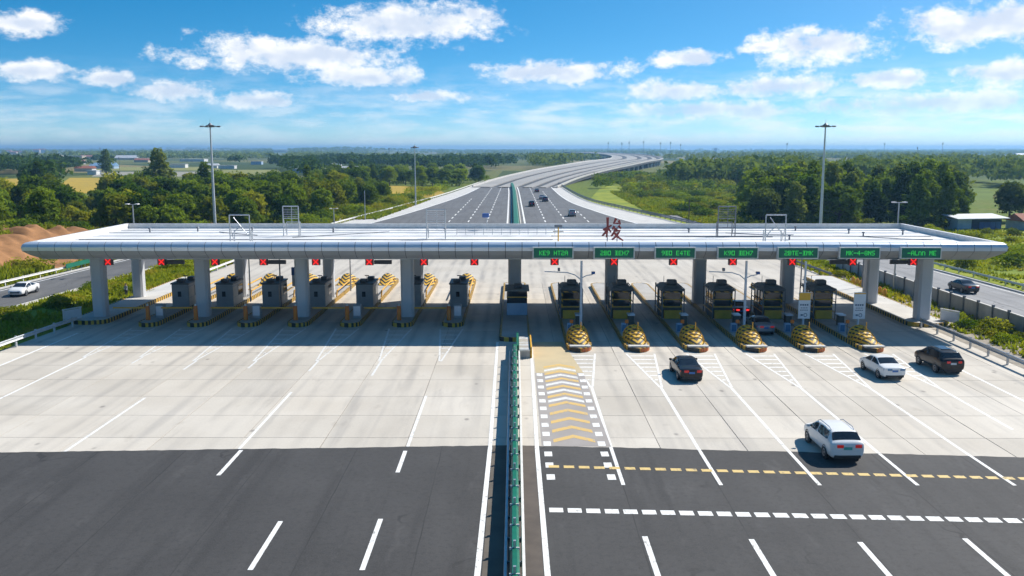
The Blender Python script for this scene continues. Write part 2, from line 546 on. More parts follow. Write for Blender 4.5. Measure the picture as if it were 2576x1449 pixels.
M['tan_coat'] = pm('tan_coat', (0.52, 0.42, 0.25), (0.45, 0.37, 0.23), 0.4, 0.85, world=True, bump=0.2)
M['joint'] = pm('joint_filler', (0.30, 0.275, 0.245), (0.23, 0.21, 0.19), 3.0, 0.9)
M['concrete'] = pm('concrete_cast', (0.42, 0.405, 0.38), (0.34, 0.325, 0.30), 0.5, 0.85, bump=0.25, world=True)
M['concrete_pale'] = pm('concrete_pale', (0.55, 0.535, 0.505), (0.46, 0.445, 0.42), 0.35, 0.85, bump=0.25, world=True)
M['wall_concrete'] = pm('wall_concrete', (0.44, 0.435, 0.43), (0.33, 0.325, 0.325), 0.6, 0.85, bump=0.3, stretch=(1, 1, 0.3), spread=0.07, world=True)
M['roof_white'] = pm('roof_membrane', (0.74, 0.74, 0.735), (0.54, 0.545, 0.55), 0.55, 0.7, bump=0.15, stretch=(0.55, 0.18, 1), world=True, detail=7.0)
M['panel'] = pm('aluminium_panel', (0.60, 0.66, 0.74), (0.55, 0.61, 0.69), 0.4, 0.34, metal=0.35, spread=0.03, spec=0.4)
M['panel_low'] = pm('aluminium_soffit_panel', (0.40, 0.405, 0.41), (0.36, 0.365, 0.37), 0.4, 0.5, metal=0.1, spread=0.03, spec=0.4)
M['soffit'] = pm('soffit', (0.36, 0.365, 0.37), (0.31, 0.315, 0.32), 0.4, 0.7)
M['backing'] = pm('shadow_gap', (0.09, 0.095, 0.105), None, 1.0, 0.8)
M['column'] = pm('column_cladding', (0.56, 0.575, 0.60), (0.49, 0.505, 0.53), 0.5, 0.55, stretch=(1, 1, 0.25), spec=0.4)
M['steel'] = pm('galvanised_steel', (0.50, 0.52, 0.54), (0.40, 0.42, 0.44), 2.0, 0.42, metal=0.6, spec=0.5)
M['rail_pale'] = pm('rail_pale', (0.62, 0.64, 0.65), (0.5, 0.52, 0.53), 2.0, 0.45, metal=0.3)
M['steel_dark'] = pm('weathered_or_shaded_steel', (0.20, 0.215, 0.24), (0.15, 0.16, 0.18), 2.0, 0.55, metal=0.5)
M['mast'] = pm('mast_steel', (0.60, 0.62, 0.64), (0.52, 0.54, 0.56), 0.8, 0.45, metal=0.35)
M['pole_white'] = pm('pole_white', (0.62, 0.65, 0.70), (0.54, 0.57, 0.62), 1.0, 0.5, metal=0.1)
M['green_panel'] = pm('green_enamel', (0.006, 0.150, 0.088), (0.006, 0.120, 0.070), 1.5, 0.42, spread=0.10, spec=0.4)
M['green_far'] = pm('green_enamel_far', (0.008, 0.150, 0.085), (0.010, 0.115, 0.060), 0.3, 0.55)
M['white_cap'] = pm('white_enamel', (0.74, 0.72, 0.69), (0.62, 0.60, 0.57), 2.0, 0.5)
M['yellow'] = pm('yellow_enamel', (0.74, 0.40, 0.028), (0.60, 0.31, 0.02), 1.5, 0.5)
M['orange'] = pm('orange_enamel', (0.78, 0.22, 0.02), (0.62, 0.15, 0.015), 1.5, 0.5)
M['rust_orange'] = pm('faded_orange', (0.58, 0.16, 0.035), (0.36, 0.09, 0.03), 5.0, 0.65)
M['black'] = pm('black_enamel', (0.022, 0.022, 0.023), (0.03, 0.03, 0.03), 2.0, 0.5)
M['booth_green'] = pm('booth_olive', (0.060, 0.064, 0.052), (0.045, 0.048, 0.040), 1.5, 0.5)
M['booth_roof'] = pm('booth_roof', (0.20, 0.205, 0.20), (0.14, 0.145, 0.14), 2.0, 0.6)
M['booth_grey'] = pm('booth_grey', (0.34, 0.35, 0.365), (0.29, 0.30, 0.315), 1.2, 0.5)
M['booth_beige'] = pm('booth_beige', (0.62, 0.56, 0.47), (0.5, 0.44, 0.37), 1.2, 0.55)
M['ac'] = pm('air_unit', (0.085, 0.09, 0.10), (0.06, 0.064, 0.07), 4.0, 0.5)
M['glass'] = pm('dark_glass', (0.012, 0.016, 0.022), (0.016, 0.02, 0.026), 1.0, 0.06, spec=0.6)
M['glass_blue'] = pm('blue_glass', (0.10, 0.22, 0.36), (0.08, 0.18, 0.32), 1.0, 0.1, spec=0.7)
M['chevron'] = mat_stripe('hazard_chevron', (0.028, 0.026, 0.022), (0.72, 0.42, 0.03), 10.5, 'chevron')
M['kerb_stripe'] = mat_stripe('hazard_kerb', (0.028, 0.026, 0.022), (0.62, 0.36, 0.035), 9.5, 'kerb')
M['post_stripe'] = mat_stripe('hazard_post', (0.028, 0.026, 0.022), (0.68, 0.38, 0.03), 13.0, 'post')
M['led_board'] = pm('led_board', (0.004, 0.052, 0.036), (0.004, 0.044, 0.034), 3.0, 0.35, emit=(0.0, 0.11, 0.07), estr=0.22)
M['led_green'] = pm('led_green', (0.02, 0.4, 0.06), None, 3.0, 0.5, emit=(0.05, 0.85, 0.12), estr=0.36)
M['led_red'] = pm('led_red', (0.5, 0.01, 0.01), None, 3.0, 0.5, emit=(1.0, 0.015, 0.01), estr=0.72)
M['led_off'] = pm('led_off', (0.012, 0.012, 0.02), None, 3.0, 0.35)
M['sign_white'] = pm('sign_white', (0.70, 0.72, 0.74), (0.62, 0.64, 0.67), 1.0, 0.5)
M['sign_ink'] = pm('sign_ink', (0.10, 0.15, 0.22), None, 1.0, 0.6)
M['sign_yellow'] = pm('sign_yellow', (0.80, 0.43, 0.025), (0.72, 0.37, 0.02), 1.5, 0.5)
M['sign_blue'] = pm('sign_blue', (0.05, 0.12, 0.34), None, 1.0, 0.5)
M['red_enamel'] = pm('red_enamel', (0.26, 0.035, 0.025), (0.18, 0.025, 0.02), 2.0, 0.5)
M['soil'] = pm('bare_soil', (0.350, 0.180, 0.082), (0.205, 0.108, 0.052), 0.40, 0.95, bump=0.6, world=True, spec=0.1, stretch=(1, 1, 1.6), detail=7.0)
M['ground'] = mat_ground()
M['crop_yellow'] = pm('ripe_crop', (0.42, 0.29, 0.045), (0.34, 0.25, 0.05), 0.05, 0.95, world=True, spec=0.1, detail=6.0)
M['crop_pale'] = pm('pale_crop', (0.245, 0.24, 0.085), (0.19, 0.20, 0.07), 0.04, 0.95, world=True, spec=0.1, detail=6.0)
M['crop_green'] = pm('green_crop', (0.135, 0.185, 0.035), (0.10, 0.14, 0.03), 0.05, 0.95, world=True, spec=0.1, detail=6.0)
M['stubble'] = pm('stubble', (0.30, 0.285, 0.24), (0.26, 0.25, 0.2), 0.05, 0.95, world=True, spec=0.1, detail=6.0)
M['meadow'] = pm('meadow', (0.300, 0.315, 0.040), (0.150, 0.205, 0.028), 0.09, 0.95, world=True, spec=0.1, detail=7.0)
M['gravel'] = pm('verge_gravel', (0.33, 0.29, 0.235), (0.22, 0.19, 0.15), 1.2, 0.95, bump=0.4, world=True)
M['leaf_dark'] = mat_leaf('leaf_dark', (0.032, 0.066, 0.010), (0.155, 0.215, 0.024))
M['leaf_mid'] = mat_leaf('leaf_mid', (0.058, 0.112, 0.012), (0.235, 0.300, 0.028))
M['leaf_olive'] = mat_leaf('leaf_olive', (0.105, 0.138, 0.014), (0.345, 0.335, 0.030))
M['leaf_bright'] = mat_leaf('leaf_bright', (0.120, 0.180, 0.012), (0.340, 0.375, 0.028), (0.35, 0.29, 0.03))
M['leaf_grey'] = mat_leaf('leaf_grey', (0.066, 0.098, 0.026), (0.230, 0.265, 0.065))
M['leaf_far'] = mat_leaf('leaf_far', (0.042, 0.088, 0.020), (0.215, 0.265, 0.045), None, 0.3)
M['grass_blade'] = mat_leaf('grass_blade', (0.110, 0.165, 0.014), (0.330, 0.345, 0.030), (0.38, 0.29, 0.045))
M['bark'] = pm('bark', (0.095, 0.075, 0.055), (0.06, 0.048, 0.036), 3.0, 0.9, bump=0.4)
M['rubber'] = pm('tyre_rubber', (0.018, 0.018, 0.019), None, 4.0, 0.8)
M['rim'] = pm('alloy_rim', (0.42, 0.43, 0.45), (0.3, 0.31, 0.33), 3.0, 0.35, metal=0.8)
M['trim'] = pm('black_trim', (0.02, 0.02, 0.021), None, 3.0, 0.6)
M['chrome'] = pm('bright_trim', (0.6, 0.61, 0.63), None, 3.0, 0.25, metal=0.9)
M['tail_red'] = pm('tail_lamp', (0.42, 0.012, 0.012), (0.3, 0.01, 0.01), 8.0, 0.2, spec=0.6, emit=(1, 0.03, 0.02), estr=0.12)
M['tail_lit'] = pm('tail_lamp_lit', (0.6, 0.02, 0.02), None, 8.0, 0.3, emit=(1, 0.04, 0.03), estr=0.9)
M['head_lamp'] = pm('head_lamp', (0.6, 0.63, 0.66), None, 6.0, 0.15, spec=0.7)
M['plate_blue'] = pm('plate_blue', (0.04, 0.16, 0.46), None, 6.0, 0.4)
M['plate_green'] = pm('plate_green', (0.04, 0.34, 0.30), (0.06, 0.42, 0.36), 6.0, 0.4)
M['plate_white'] = pm('plate_white', (0.55, 0.60, 0.66), None, 6.0, 0.4)
M['roof_tile_red'] = pm('red_roof_tile', (0.33, 0.115, 0.07), (0.25, 0.09, 0.055), 0.8, 0.85)
M['wall_white'] = pm('render_white', (0.66, 0.66, 0.65), (0.56, 0.56, 0.55), 0.4, 0.85, spread=0.08)
M['wall_beige'] = pm('render_beige', (0.52, 0.44, 0.34), (0.44, 0.37, 0.29), 0.4, 0.85, spread=0.1)
M['roof_grey'] = pm('sheet_roof', (0.60, 0.61, 0.62), (0.5, 0.51, 0.53), 0.3, 0.6, spread=0.12)
M['roof_blue'] = pm('sheet_roof_blue', (0.20, 0.34, 0.52), (0.16, 0.28, 0.44), 0.3, 0.6)
M['wall_blue'] = pm('blue_door', (0.025, 0.11, 0.36), (0.02, 0.08, 0.28), 0.8, 0.55)
M['wall_pale_blue'] = pm('pale_blue_wall', (0.36, 0.47, 0.60), (0.26, 0.36, 0.50), 0.6, 0.8)
M['cloth_grey'] = pm('grey_shirt', (0.25, 0.29, 0.36), None, 8.0, 0.9)
M['cloth_dark'] = pm('dark_trousers', (0.035, 0.04, 0.055), None, 8.0, 0.9)
M['skin'] = pm('skin', (0.42, 0.26, 0.18), None, 8.0, 0.6)
M['hair'] = pm('hair', (0.02, 0.017, 0.015), None, 8.0, 0.6)

# ------------------------------------------------------------------ terrain
def np_mesh(name, verts, quads=None, tris=None):
    me = bpy.data.meshes.new(name)
    verts = np.asarray(verts, dtype=np.float32).reshape(-1, 3)
    me.vertices.add(len(verts))
    me.vertices.foreach_set('co', verts.ravel())
    faces = quads if quads is not None else tris
    k = faces.shape[1]
    me.loops.add(faces.size)
    me.loops.foreach_set('vertex_index', faces.astype(np.int32).ravel())
    me.polygons.add(len(faces))
    me.polygons.foreach_set('loop_start', np.arange(0, faces.size, k, dtype=np.int32))
    me.update(calc_edges=True)
    me.validate()
    return me

def vnoise(x, y, seed=0):
    """smooth value noise, numpy"""
    xi, yi = np.floor(x).astype(np.int64), np.floor(y).astype(np.int64)
    fx, fy = x - xi, y - yi
    fx, fy = fx * fx * (3 - 2 * fx), fy * fy * (3 - 2 * fy)
    def h(a, b):
        v = (a * 374761393 + b * 668265263 + seed * 1442695041) & 0x7fffffff
        v = ((v ^ (v >> 13)) * 1274126177) & 0x7fffffff
        return ((v ^ (v >> 16)) & 0xffff) / 65535.0
    return (h(xi, yi) * (1 - fx) + h(xi + 1, yi) * fx) * (1 - fy) + (h(xi, yi + 1) * (1 - fx) + h(xi + 1, yi + 1) * fx) * fy

def sstep(a, b, x):
    t = np.clip((x - a) / (b - a), 0, 1)
    return t * t * (3 - 2 * t)

def terr(x, y):
    x = np.asarray(x, dtype=float); y = np.asarray(y, dtype=float)
    far = sstep(900, 3200, y)
    h = far * (vnoise(x / 1500 + 5.3, y / 1700, 3) * 8 + vnoise(x / 520, y / 600, 4) * 4 - 5)
    ridge = sstep(3800, 6800, y)
    left = sstep(600, -2600, x)
    h = h + ridge * (3 + left * 24 * vnoise(x / 1300 + 1.7, y / 4000, 9) ** 1.3 + 9 * vnoise(x / 620, y / 900, 12) ** 1.5)
    # the knoll on the skyline left of the road
    h = h + 16 * np.exp(-(((x + 850) / 330) ** 2 + ((y - 4700) / 600) ** 2))
    # the broken ground beside the left road
    return h - 0.10

def build_ground():
    def graded(lo, hi, step, grow, cap):
        a = [0.0]; s = step
        while a[-1] < hi:
            a.append(a[-1] + s); s = min(s * grow, cap)
        b = [0.0]; s = step
        while b[-1] > lo:
            b.append(b[-1] - s); s = min(s * grow, cap)
        return np.array(sorted(set(a + b)))
    xs = graded(-14000, 14000, 8, 1.045, 420)
    ys = graded(-1500, 15500, 8, 1.035, 330)
    X, Y = np.meshgrid(xs, ys)
    Z = terr(X, Y)
    nx, ny = len(xs), len(ys)
    v = np.stack([X, Y, Z], -1).reshape(-1, 3)
    i = np.arange(nx - 1)[None, :] + (np.arange(ny - 1) * nx)[:, None]
    q = np.stack([i, i + 1, i + 1 + nx, i + nx], -1).reshape(-1, 4)
    me = np_mesh('ground', v, quads=q)
    me.polygons.foreach_set('use_smooth', [True] * len(me.polygons))
    return struct(link_mesh('ground', me, M['ground']))
build_ground()

def sheet(name, pts, z, mat, parent=None):
    o = MB().poly([(p[0], p[1], z) for p in pts]).build(name, mat, parent)
    if parent is None: struct(o)
    return o

def ribbon(name, left, right, z, mat, parent=None):
    """road surface between two edges given point by point (x, y[, z])"""
    mb = MB(); vs = []; fs = []
    for a, b in zip(left, right):
        vs.append((a[0], a[1], (a[2] if len(a) > 2 else 0) + z)); vs.append((b[0], b[1], (b[2] if len(b) > 2 else 0) + z))
    for k in range(len(left) - 1):
        fs.append((2 * k, 2 * k + 1, 2 * k + 3, 2 * k + 2))
    mb._add(vs, fs)
    o = mb.build(name, mat, parent)
    if parent is None: struct(o)
    return o

def curve(pts, n=10):
    """Catmull-Rom through points"""
    P = [Vector(p if len(p) == 3 else (p[0], p[1], 0)) for p in pts]
    P = [P[0] * 2 - P[1]] + P + [P[-1] * 2 - P[-2]]
    out = []
    for i in range(1, len(P) - 2):
        for k in range(n):
            t = k / n
            out.append(0.5 * ((2 * P[i]) + (P[i + 1] - P[i - 1]) * t + (2 * P[i - 1] - 5 * P[i] + 4 * P[i + 1] - P[i + 2]) * t * t + (3 * P[i] - P[i - 1] - 3 * P[i + 1] + P[i + 2]) * t ** 3))
    out.append(P[-2])
    return out

# fields on the plain, seen past the trees
def field(name, corners, mat, z):
    struct(MB().poly([tuple(at(x, y)[:2]) + (z,) for x, y in corners]).build(name, mat))
field('ripe_field', [(120, 486), (300, 486), (330, 447), (175, 447)], M['crop_yellow'], -0.05)
field('ripe_field', [(-120, 475), (40, 472), (50, 449), (-90, 450)], M['crop_yellow'], -0.05)
field('pale_field', [(230, 444), (560, 444), (560, 431), (250, 432)], M['stubble'], -0.04)
field('pale_field', [(200, 429), (560, 429), (545, 420), (230, 420)], M['crop_pale'], -0.05)
field('pale_field', [(540, 450), (720, 450), (700, 427), (545, 427)], M['crop_pale'], -0.05)
field('slope_meadow', [(905, 545), (1010, 522), (1120, 486), (1090, 470), (985, 467), (925, 476)], M['crop_yellow'], -0.04)
field('green_field', [(2395, 503), (2500, 503), (2490, 468), (2390, 470)], M['crop_green'], -0.05)
field('meadow', [(1480, 505), (1620, 565), (1900, 575), (1900, 480), (1700, 470), (1520, 462)], M['meadow'], -0.05)
field('verge_meadow', [(640, 575), (900, 570), (1010, 535), (900, 520), (760, 545)], M['crop_pale'], -0.045)
struct(MB().poly([(63, 90, -0.06), (150, 90, -0.06), (165, 215, -0.06), (60, 215, -0.06)]).build('verge_meadow', M['meadow']))
struct(MB().poly([(-57, 84, -0.06), (-46, 84, -0.06), (-44, 215, -0.06), (-54, 215, -0.06)]).build('verge_meadow', M['meadow']))
struct(MB().poly([(42.1, 30, 0.014), (50.0, 30, 0.014), (50.0, 91.0, 0.014), (44.9, 91.0, 0.014), (42.3, 90.5, 0.014)]).build('verge_gravel', M['gravel']))
struct(MB().poly([(-60, 30, 0.014), (-46.6, 30, 0.014), (-46.5, 80, 0.014), (-46.0, 92, 0.014), (-59, 92, 0.014)]).build('verge_meadow', M['meadow']))
struct(MB().poly([(44, 60, -0.06), (50.2, 60, -0.06), (50.2, 215, -0.06), (43, 215, -0.06)]).build('verge_gravel', M['gravel']))

# bare soil bank left of the side road
def build_bank():
    xs = np.linspace(-150, -69, 150); ys = np.linspace(70, 215, 240)
    X, Y = np.meshgrid(xs, ys)
    foot = -71.5 + (Y - 120) * 0.075
    t = np.clip((foot - X) / 9.0, 0, 1)
    z = (t * t * (3 - 2 * t)) * (3.9 + 1.0 * vnoise(X / 9, Y / 9, 5))
    z *= sstep(200, 145, Y)
    z += (vnoise(X / 4.0, Y / 2.4, 6) - 0.5) * 1.9 * t + (vnoise(X / 1.3 + Y / 3, Y / 1.2, 8) - 0.5) * 0.9 * t + (vnoise(X / 2.6, Y / 1.6, 28) - 0.5) * 1.2 * t
    z -= 0.12 * (t <= 0.01)
    n, m_ = X.shape
    v = np.stack([X, Y, z], -1).reshape(-1, 3)
    i = np.arange(m_ - 1)[None, :] + (np.arange(n - 1) * m_)[:, None]
    q = np.stack([i, i + 1, i + 1 + m_, i + m_], -1).reshape(-1, 4)
    struct(link_mesh('soil_bank', np_mesh('soil_bank', v, quads=q), M['soil']))
build_bank()
def bank_z(x, y):
    t = min(1, max(0, (-71.5 + (y - 120) * 0.075 - x) / 9.0))
    return float(t * t * (3 - 2 * t) * 4.3 * sstep(200, 145, np.array(float(y))))

# ------------------------------------------------------------------ roads
X_L = [-37.8, -32.8, -27.6, -22.4, -17.0, -11.6, -6.4]      # toll islands, left half
X_R = [5.9, 11.2, 16.55, 21.85, 27.1, 32.4]                 # toll islands, right half

plaza = sheet('toll_plaza', [(-48.5, 46), (45.5, 46), (45.5, 124), (-46, 124), (-48.5, 84)], -0.035, M['joint'])
slab_w, slab_d = 5.2, 4.85
slab_me = MB().box(-slab_w / 2 + 0.022, slab_w / 2 - 0.022, -slab_d / 2 + 0.022, slab_d / 2 - 0.022, -0.03, 0.0).mesh('concrete_slab')
slab_me.materials.append(M['slab'])
for i in range(18):
    for j in range(15):
        x = -48.3 + slab_w * (i + 0.5); y = 50.3 + slab_d * (j + 0.5)
        if abs(x) < 48:
            o = link_mesh('concrete_slab', slab_me, None, plaza, (x + random.uniform(-0.01, 0.01), y, random.uniform(-0.0015, 0.0015)))
apron = sheet('back_apron', [(-46, 122.6), (45.3, 122.6), (44.2, 150), (43, 178), (-42, 178), (-44.5, 150)], -0.012, M['slab'])
edge_pts = []
q = 52.0
while q > -52:
    yb_ = 53.7 - (q * 0.07 if q > 0 else -q * 0.0468)
    edge_pts.append((q, yb_ + random.uniform(-0.05, 0.05) + 0.10 * float(vnoise(np.array(q / 2.3), np.array(1.5), 3) - 0.5)))
    q -= 0.45
approach = sheet('approach_road', [(-52, 20), (52, 20)] + edge_pts, 0.006, M['asphalt'])
sheet('median_strip', [(-1.43, 22), (-0.2, 22), (-0.2, 53.6), (-1.36, 53.6)], 0.010, pm('median_dirt', (0.135, 0.115, 0.092), (0.10, 0.085, 0.068), 0.6, 0.95, world=True, bump=0.3))
sheet('median_strip', [(0.2, 22), (1.28, 22), (1.22, 53.6), (0.2, 53.6)], 0.010, M['joint'] if False else pm('median_dirt_dark', (0.105, 0.086, 0.070), (0.075, 0.062, 0.052), 0.6, 0.95, world=True, bump=0.3))

side_left = [(-66, 40), (-64.2, 80), (-62.4, 110), (-60.4, 140), (-57.6, 175), (-53.5, 215), (-47, 260)]
side_right = [(59.5, 40), (58.6, 80), (57.9, 115), (56.6, 145), (53.8, 185), (49.0, 230), (44, 260)]
def road(name, c, half, mat, z):
    c = curve(c, 6); L = []; Rr = []
    for k, p in enumerate(c):
        d = (c[min(k + 1, len(c) - 1)] - c[max(k - 1, 0)]).normalized()
        n = Vector((d.y, -d.x, 0))
        L.append(p - n * half); Rr.append(p + n * half)
    return ribbon(name, L, Rr, z, mat), L, Rr
rl, rl_L, rl_R = road('side_road_left', side_left, 5.0, M['asphalt_grey'], -0.02)
rr, rr_L, rr_R = road('side_road_right', side_right, 6.2, M['asphalt_pale'], -0.02)

def offset_line(pts, d):
    out = []
    for k, p in enumerate(pts):
        t = (Vector(pts[min(k + 1, len(pts) - 1)]) - Vector(pts[max(k - 1, 0)])).normalized()
        out.append(Vector((p[0] + t.y * d, p[1] - t.x * d, 0)))
    return out
def strip(name, pts, w, z, mat, parent):
    """painted line along points"""
    return ribbon(name, offset_line(pts, -w / 2), offset_line(pts, w / 2), z, mat, parent)
strip('edge_line', offset_line(rl_L, 0.8), 0.22, -0.012, M['white_paint'], rl)
strip('edge_line', offset_line(rl_R, -0.5), 0.22, -0.012, M['white_dim'], rl)
strip('edge_line', offset_line(rr_R, -0.7), 0.22, -0.012, M['white_dim'], rr)
# kerbs of the side roads
for nm, pts, dd, par in (('kerb', rl_L, -0.15, rl), ('kerb', rl_R, 0.15, rl), ('kerb', rr_R, 0.2, rr)):
    MB().sweep([(-0.16, -0.1), (-0.16, 0.16), (0.16, 0.16), (0.16, -0.1)], offset_line(pts, dd), closed=True).build(nm, M['concrete_pale'], par)

# mainline beyond the plaza
ml_in_L = curve([(-42, 176), (-39.5, 200), (-36, 222), (-29.5, 270), (-21.3, 356), (-16.5, 450), (-12.5, 560)], 8)
ml_in_R = curve([(43, 176), (37, 200), (30.6, 222), (24, 270), (19, 330), (18.0, 450), (20, 560)], 8)
main = ribbon('highway', ml_in_L, ml_in_R, -0.006, M['asphalt_mid'])
ml_out_L = curve([(-44.5, 176), (-44, 200), (-43, 222), (-37.5, 270), (-28.6, 356), (-22, 450), (-15, 560)], 8)
ml_out_R = curve([(44, 176), (44, 200), (41.6, 222), (33.5, 270), (25.6, 330), (23.0, 450), (23, 560)], 8)
ribbon('hard_shoulder', ml_out_L, ml_in_L, -0.002, M['concrete_pale'])
ribbon('hard_shoulder', ml_in_R, ml_out_R, -0.002, M['concrete_pale'])
strip('edge_line', offset_line(ml_in_L, 0.3), 0.5, 0.006, M['white_paint'], main)
strip('edge_line', offset_line(ml_in_R, -0.3), 0.5, 0.006, M['white_paint'], main)
med_c = [(0.3, 176), (0.3, 222), (0.0, 300), (-0.5, 400), (-1.5, 470)]
med_c = curve(med_c, 8)
strip('edge_line', offset_line(med_c, -2.1), 0.42, 0.004, M['white_paint'], main)
strip('edge_line', offset_line(med_c, 2.2), 0.42, 0.004, M['white_paint'], main)
ribbon('median_kerb', offset_line(med_c, -1.35), offset_line(med_c, 1.35), 0.002, M['gravel'])
dash_me = MB().box(-0.16, 0.16, -2.6, 2.6, 0.001, 0.005).mesh('lane_dash'); dash_me.materials.append(M['white_paint'])
for x0, y1 in ((-16.6, 345), (-11.7, 430), (-7.0, 470), (7.7, 470), (12.9, 400), (18.6, 275)):
    y = 184.0
    while y < y1:
        k = min(1, max(0, (y - 240) / 260))
        o = link_mesh('lane_dash', dash_me, None, main, (x0 * (1 - 0.10 * k), y, 0.0))
        y += 11.5

# ------------------------------------------------------------------ painted markings of the plaza
PZ, AZ = 0.006, 0.013
def bar(name, pts, z, mat, parent):
    return MB().poly([(p[0], p[1], z) for p in pts]).build(name, mat, parent)
def line(name, x0, y0, x1, y1, w, mat, parent, z):
    d = Vector((x1 - x0, y1 - y0)).normalized(); n = Vector((d.y, -d.x)) * (w / 2)
    return bar(name, [(x0 - n.x, y0 - n.y), (x0 + n.x, y0 + n.y), (x1 + n.x, y1 + n.y), (x1 - n.x, y1 - n.y)], z, mat, parent)
WP, WD = M['white_paint'], M['white_dim']
for sx, m_ in ((-1, WP), (1, WP)):
    xa, xb, xc = (-1.68, -1.50, -1.62) if sx < 0 else (1.46, 1.36, 1.52)
    line('edge_line', xa, 22, xb, 53.3, 0.26, m_, approach, AZ)
    line('edge_line', xb, 53.3, xc, 84, 0.24, m_, plaza, PZ + 0.009)
def hatch(x, y_nose, y_tip, half, mat, n):
    line('hatch_line', x - half, y_nose, x - 0.07, y_tip, 0.17, mat, plaza, PZ)
    line('hatch_line', x + half, y_nose, x + 0.07, y_tip, 0.17, mat, plaza, PZ)
    for k in range(n):
        f = (k + 0.6) / (n + 1.2)
        yy = y_nose + (y_tip - y_nose) * f; h = half * (1 - f) - 0.10
        if h > 0.1:
            bar('hatch_bar', [(x - h, yy - 0.16), (x + h, yy - 0.16), (x + h, yy + 0.10), (x, yy + 0.16), (x - h, yy + 0.10)], PZ, mat, plaza)
for k, x in enumerate(X_R):
    hatch(x, 79.0, 67.5, 1.25, WP, 7)
    y_end = 47.0 if k < 5 else 56.5
    line('lane_line', x, 67.6, x - 0.02, 50.6 if k < 5 else 57.0, 0.21, WP, plaza, 0.0035)
    if k < 5:
        line('lane_line', x - 0.02, 53.69 - 0.07 * x, x, y_end, 0.21, WP, approach, AZ)
line('edge_line', 36.9, 73.5, 36.8, 50.8, 0.2, WP, plaza, PZ)
for k, x in enumerate(X_L):
    hatch(x, 90.4, 76.0 + (1.5 if k < 2 else 0), 1.15, WD, 6)
for x, ya, yb in ((-37.6, 77.5, 55.0), (-32.6, 77.5, 75.2), (-27.4, 76.2, 73.0), (-27.1, 64.4, 54.6), (-22.2, 76.2, 73.5), (-16.9, 76, 72.5), (-16.75, 66.0, 54.2), (-6.55, 65.0, 54.2), (-11.5, 76, 71)):
    line('lane_line', x, ya, x, yb if yb > 60 or x < -30 else 51.0, 0.19, WP if yb < 60 else WD, plaza, 0.0035)
line('edge_line', -43.3, 88.0, -43.4, 60.0, 0.24, WP, plaza, PZ)
for x, ya, yb in ((-16.55, 52.7, 48.4), (-11.45, 42.1, 36.9), (-6.6, 52.6, 48.9), (-6.6, 42.4, 36.9), (-11.4, 31, 26), (-6.6, 31, 26)):
    line('lane_dash', x, ya, x, yb, 0.24, WP, approach, AZ)
for x, ya in ((6.12, 40.4), (11.05, 40.1), (16.0, 39.8), (21.05, 40.2), (26.0, 40.2)):
    line('lane_dash', x, ya, x, ya - 6, 0.26, WP, approach, AZ)
x = 1.75
while x < 36:
    y = 43.55 - (x - 1.65) * 0.056
    bar('transverse_dash', [(x, y - 0.28), (x + 0.70, y - 0.30), (x + 0.70, y + 0.26), (x, y + 0.28)], AZ, WP, approach)
    x += 0.93
x = 1.95
while x < 36:
    y = 49.9 - (x - 1.95) * 0.072
    bar('transverse_dash', [(x, y - 0.2), (x + 0.60, y - 0.22), (x + 0.60, y + 0.19), (x, y + 0.21)], AZ + 0.002, M['yellow_paint'], approach)
    x += 0.865
# slow-down blocks and chevrons in the lane beside the median
sheet('lane_coating', [(1.66, 53.62), (5.9, 53.4), (5.6, 72.0), (1.66, 72.0)], 0.007, M['lane_coat'])
sheet('lane_coating', [(1.70, 72.0), (5.6, 72.0), (4.5, 84.0), (1.70, 84.0)], 0.007, M['tan_coat'])
y = 48.2
while y < 73:
    if y > 53.6 or y < 53.0:
        par, zz = (plaza, 0.012) if y > 53.2 else (approach, AZ)
        for xa in (1.78, 5.15):
            bar('block_marking', [(xa, y - 0.42), (xa + 0.46, y - 0.42), (xa + 0.46, y + 0.42), (xa, y + 0.42)], zz, WP, par)
    y += 1.93
k = 0; y = 54.2
while y < 74.5:
    xa, xb = 2.42, 5.02; xm = (xa + xb) / 2; th = 0.62; rise = 0.95
    col = M['ochre_paint'] if (k % 2 == 0 or y < 62) else M['white_dim']
    bar('chevron', [(xa, y), (xm, y + rise), (xb, y), (xb, y + th), (xm, y + rise + th), (xa, y + th)], 0.013, col, plaza)
    y += 1.95 if y < 62 else 1.15; k += 1

# ------------------------------------------------------------------ toll canopy
CX0, CX1, CY0, CY1 = -47.9, 47.7, 87.3, 110.8
canopy = empty('toll_canopy', (0, 98, 0), 0, 'long white flat-roofed toll canopy with panelled aluminium edge on grey columns', 'canopy')
def cp(mb, name, mat):
    o = mb.build(name, mat, canopy, (0, -98, 0))
    return o
UP = [(0.62, 9.10), (0.34, 9.06), (0.12, 8.90), (0.0, 8.62), (0.06, 8.26)]
LO = [(0.06, 8.245), (0.55, 7.82), (1.35, 7.36)]
def run_point(side, s, off, z):
    """s runs along the side, off = inward from the outer edge"""
    if side == 'front': return (min(max(s, CX0 + off), CX1 - off), CY0 + off, z)
    if side == 'back': return (min(max(s, CX0 + off), CX1 - off), CY1 - off, z)
    if side == 'left': return (CX0 + off, min(max(s, CY0 + off), CY1 - off), z)
    return (CX1 - off, min(max(s, CY0 + off), CY1 - off), z)
def fascia(side, a, b, name, prof, mat, gap=0.055):
    n = len(prof); mb = MB()
    vs = []
    for s in (a + gap / 2, b - gap / 2):
        vs += [run_point(side, s, o, z) for o, z in prof]
    fs = [(i, n + i, n + i + 1, i + 1) for i in range(n - 1)]
    # returned edges give each panel its thickness
    for s in (a + gap / 2, b - gap / 2):
        vs += [run_point(side, s, o + 0.05, z) for o, z in prof]
    for base, off in ((0, 2 * n), (n, 3 * n)):
        fs += [(base + i, base + i + 1, off + i + 1, off + i) for i in range(n - 1)]
    mb._add(vs, fs)
    return cp(mb, name, mat)
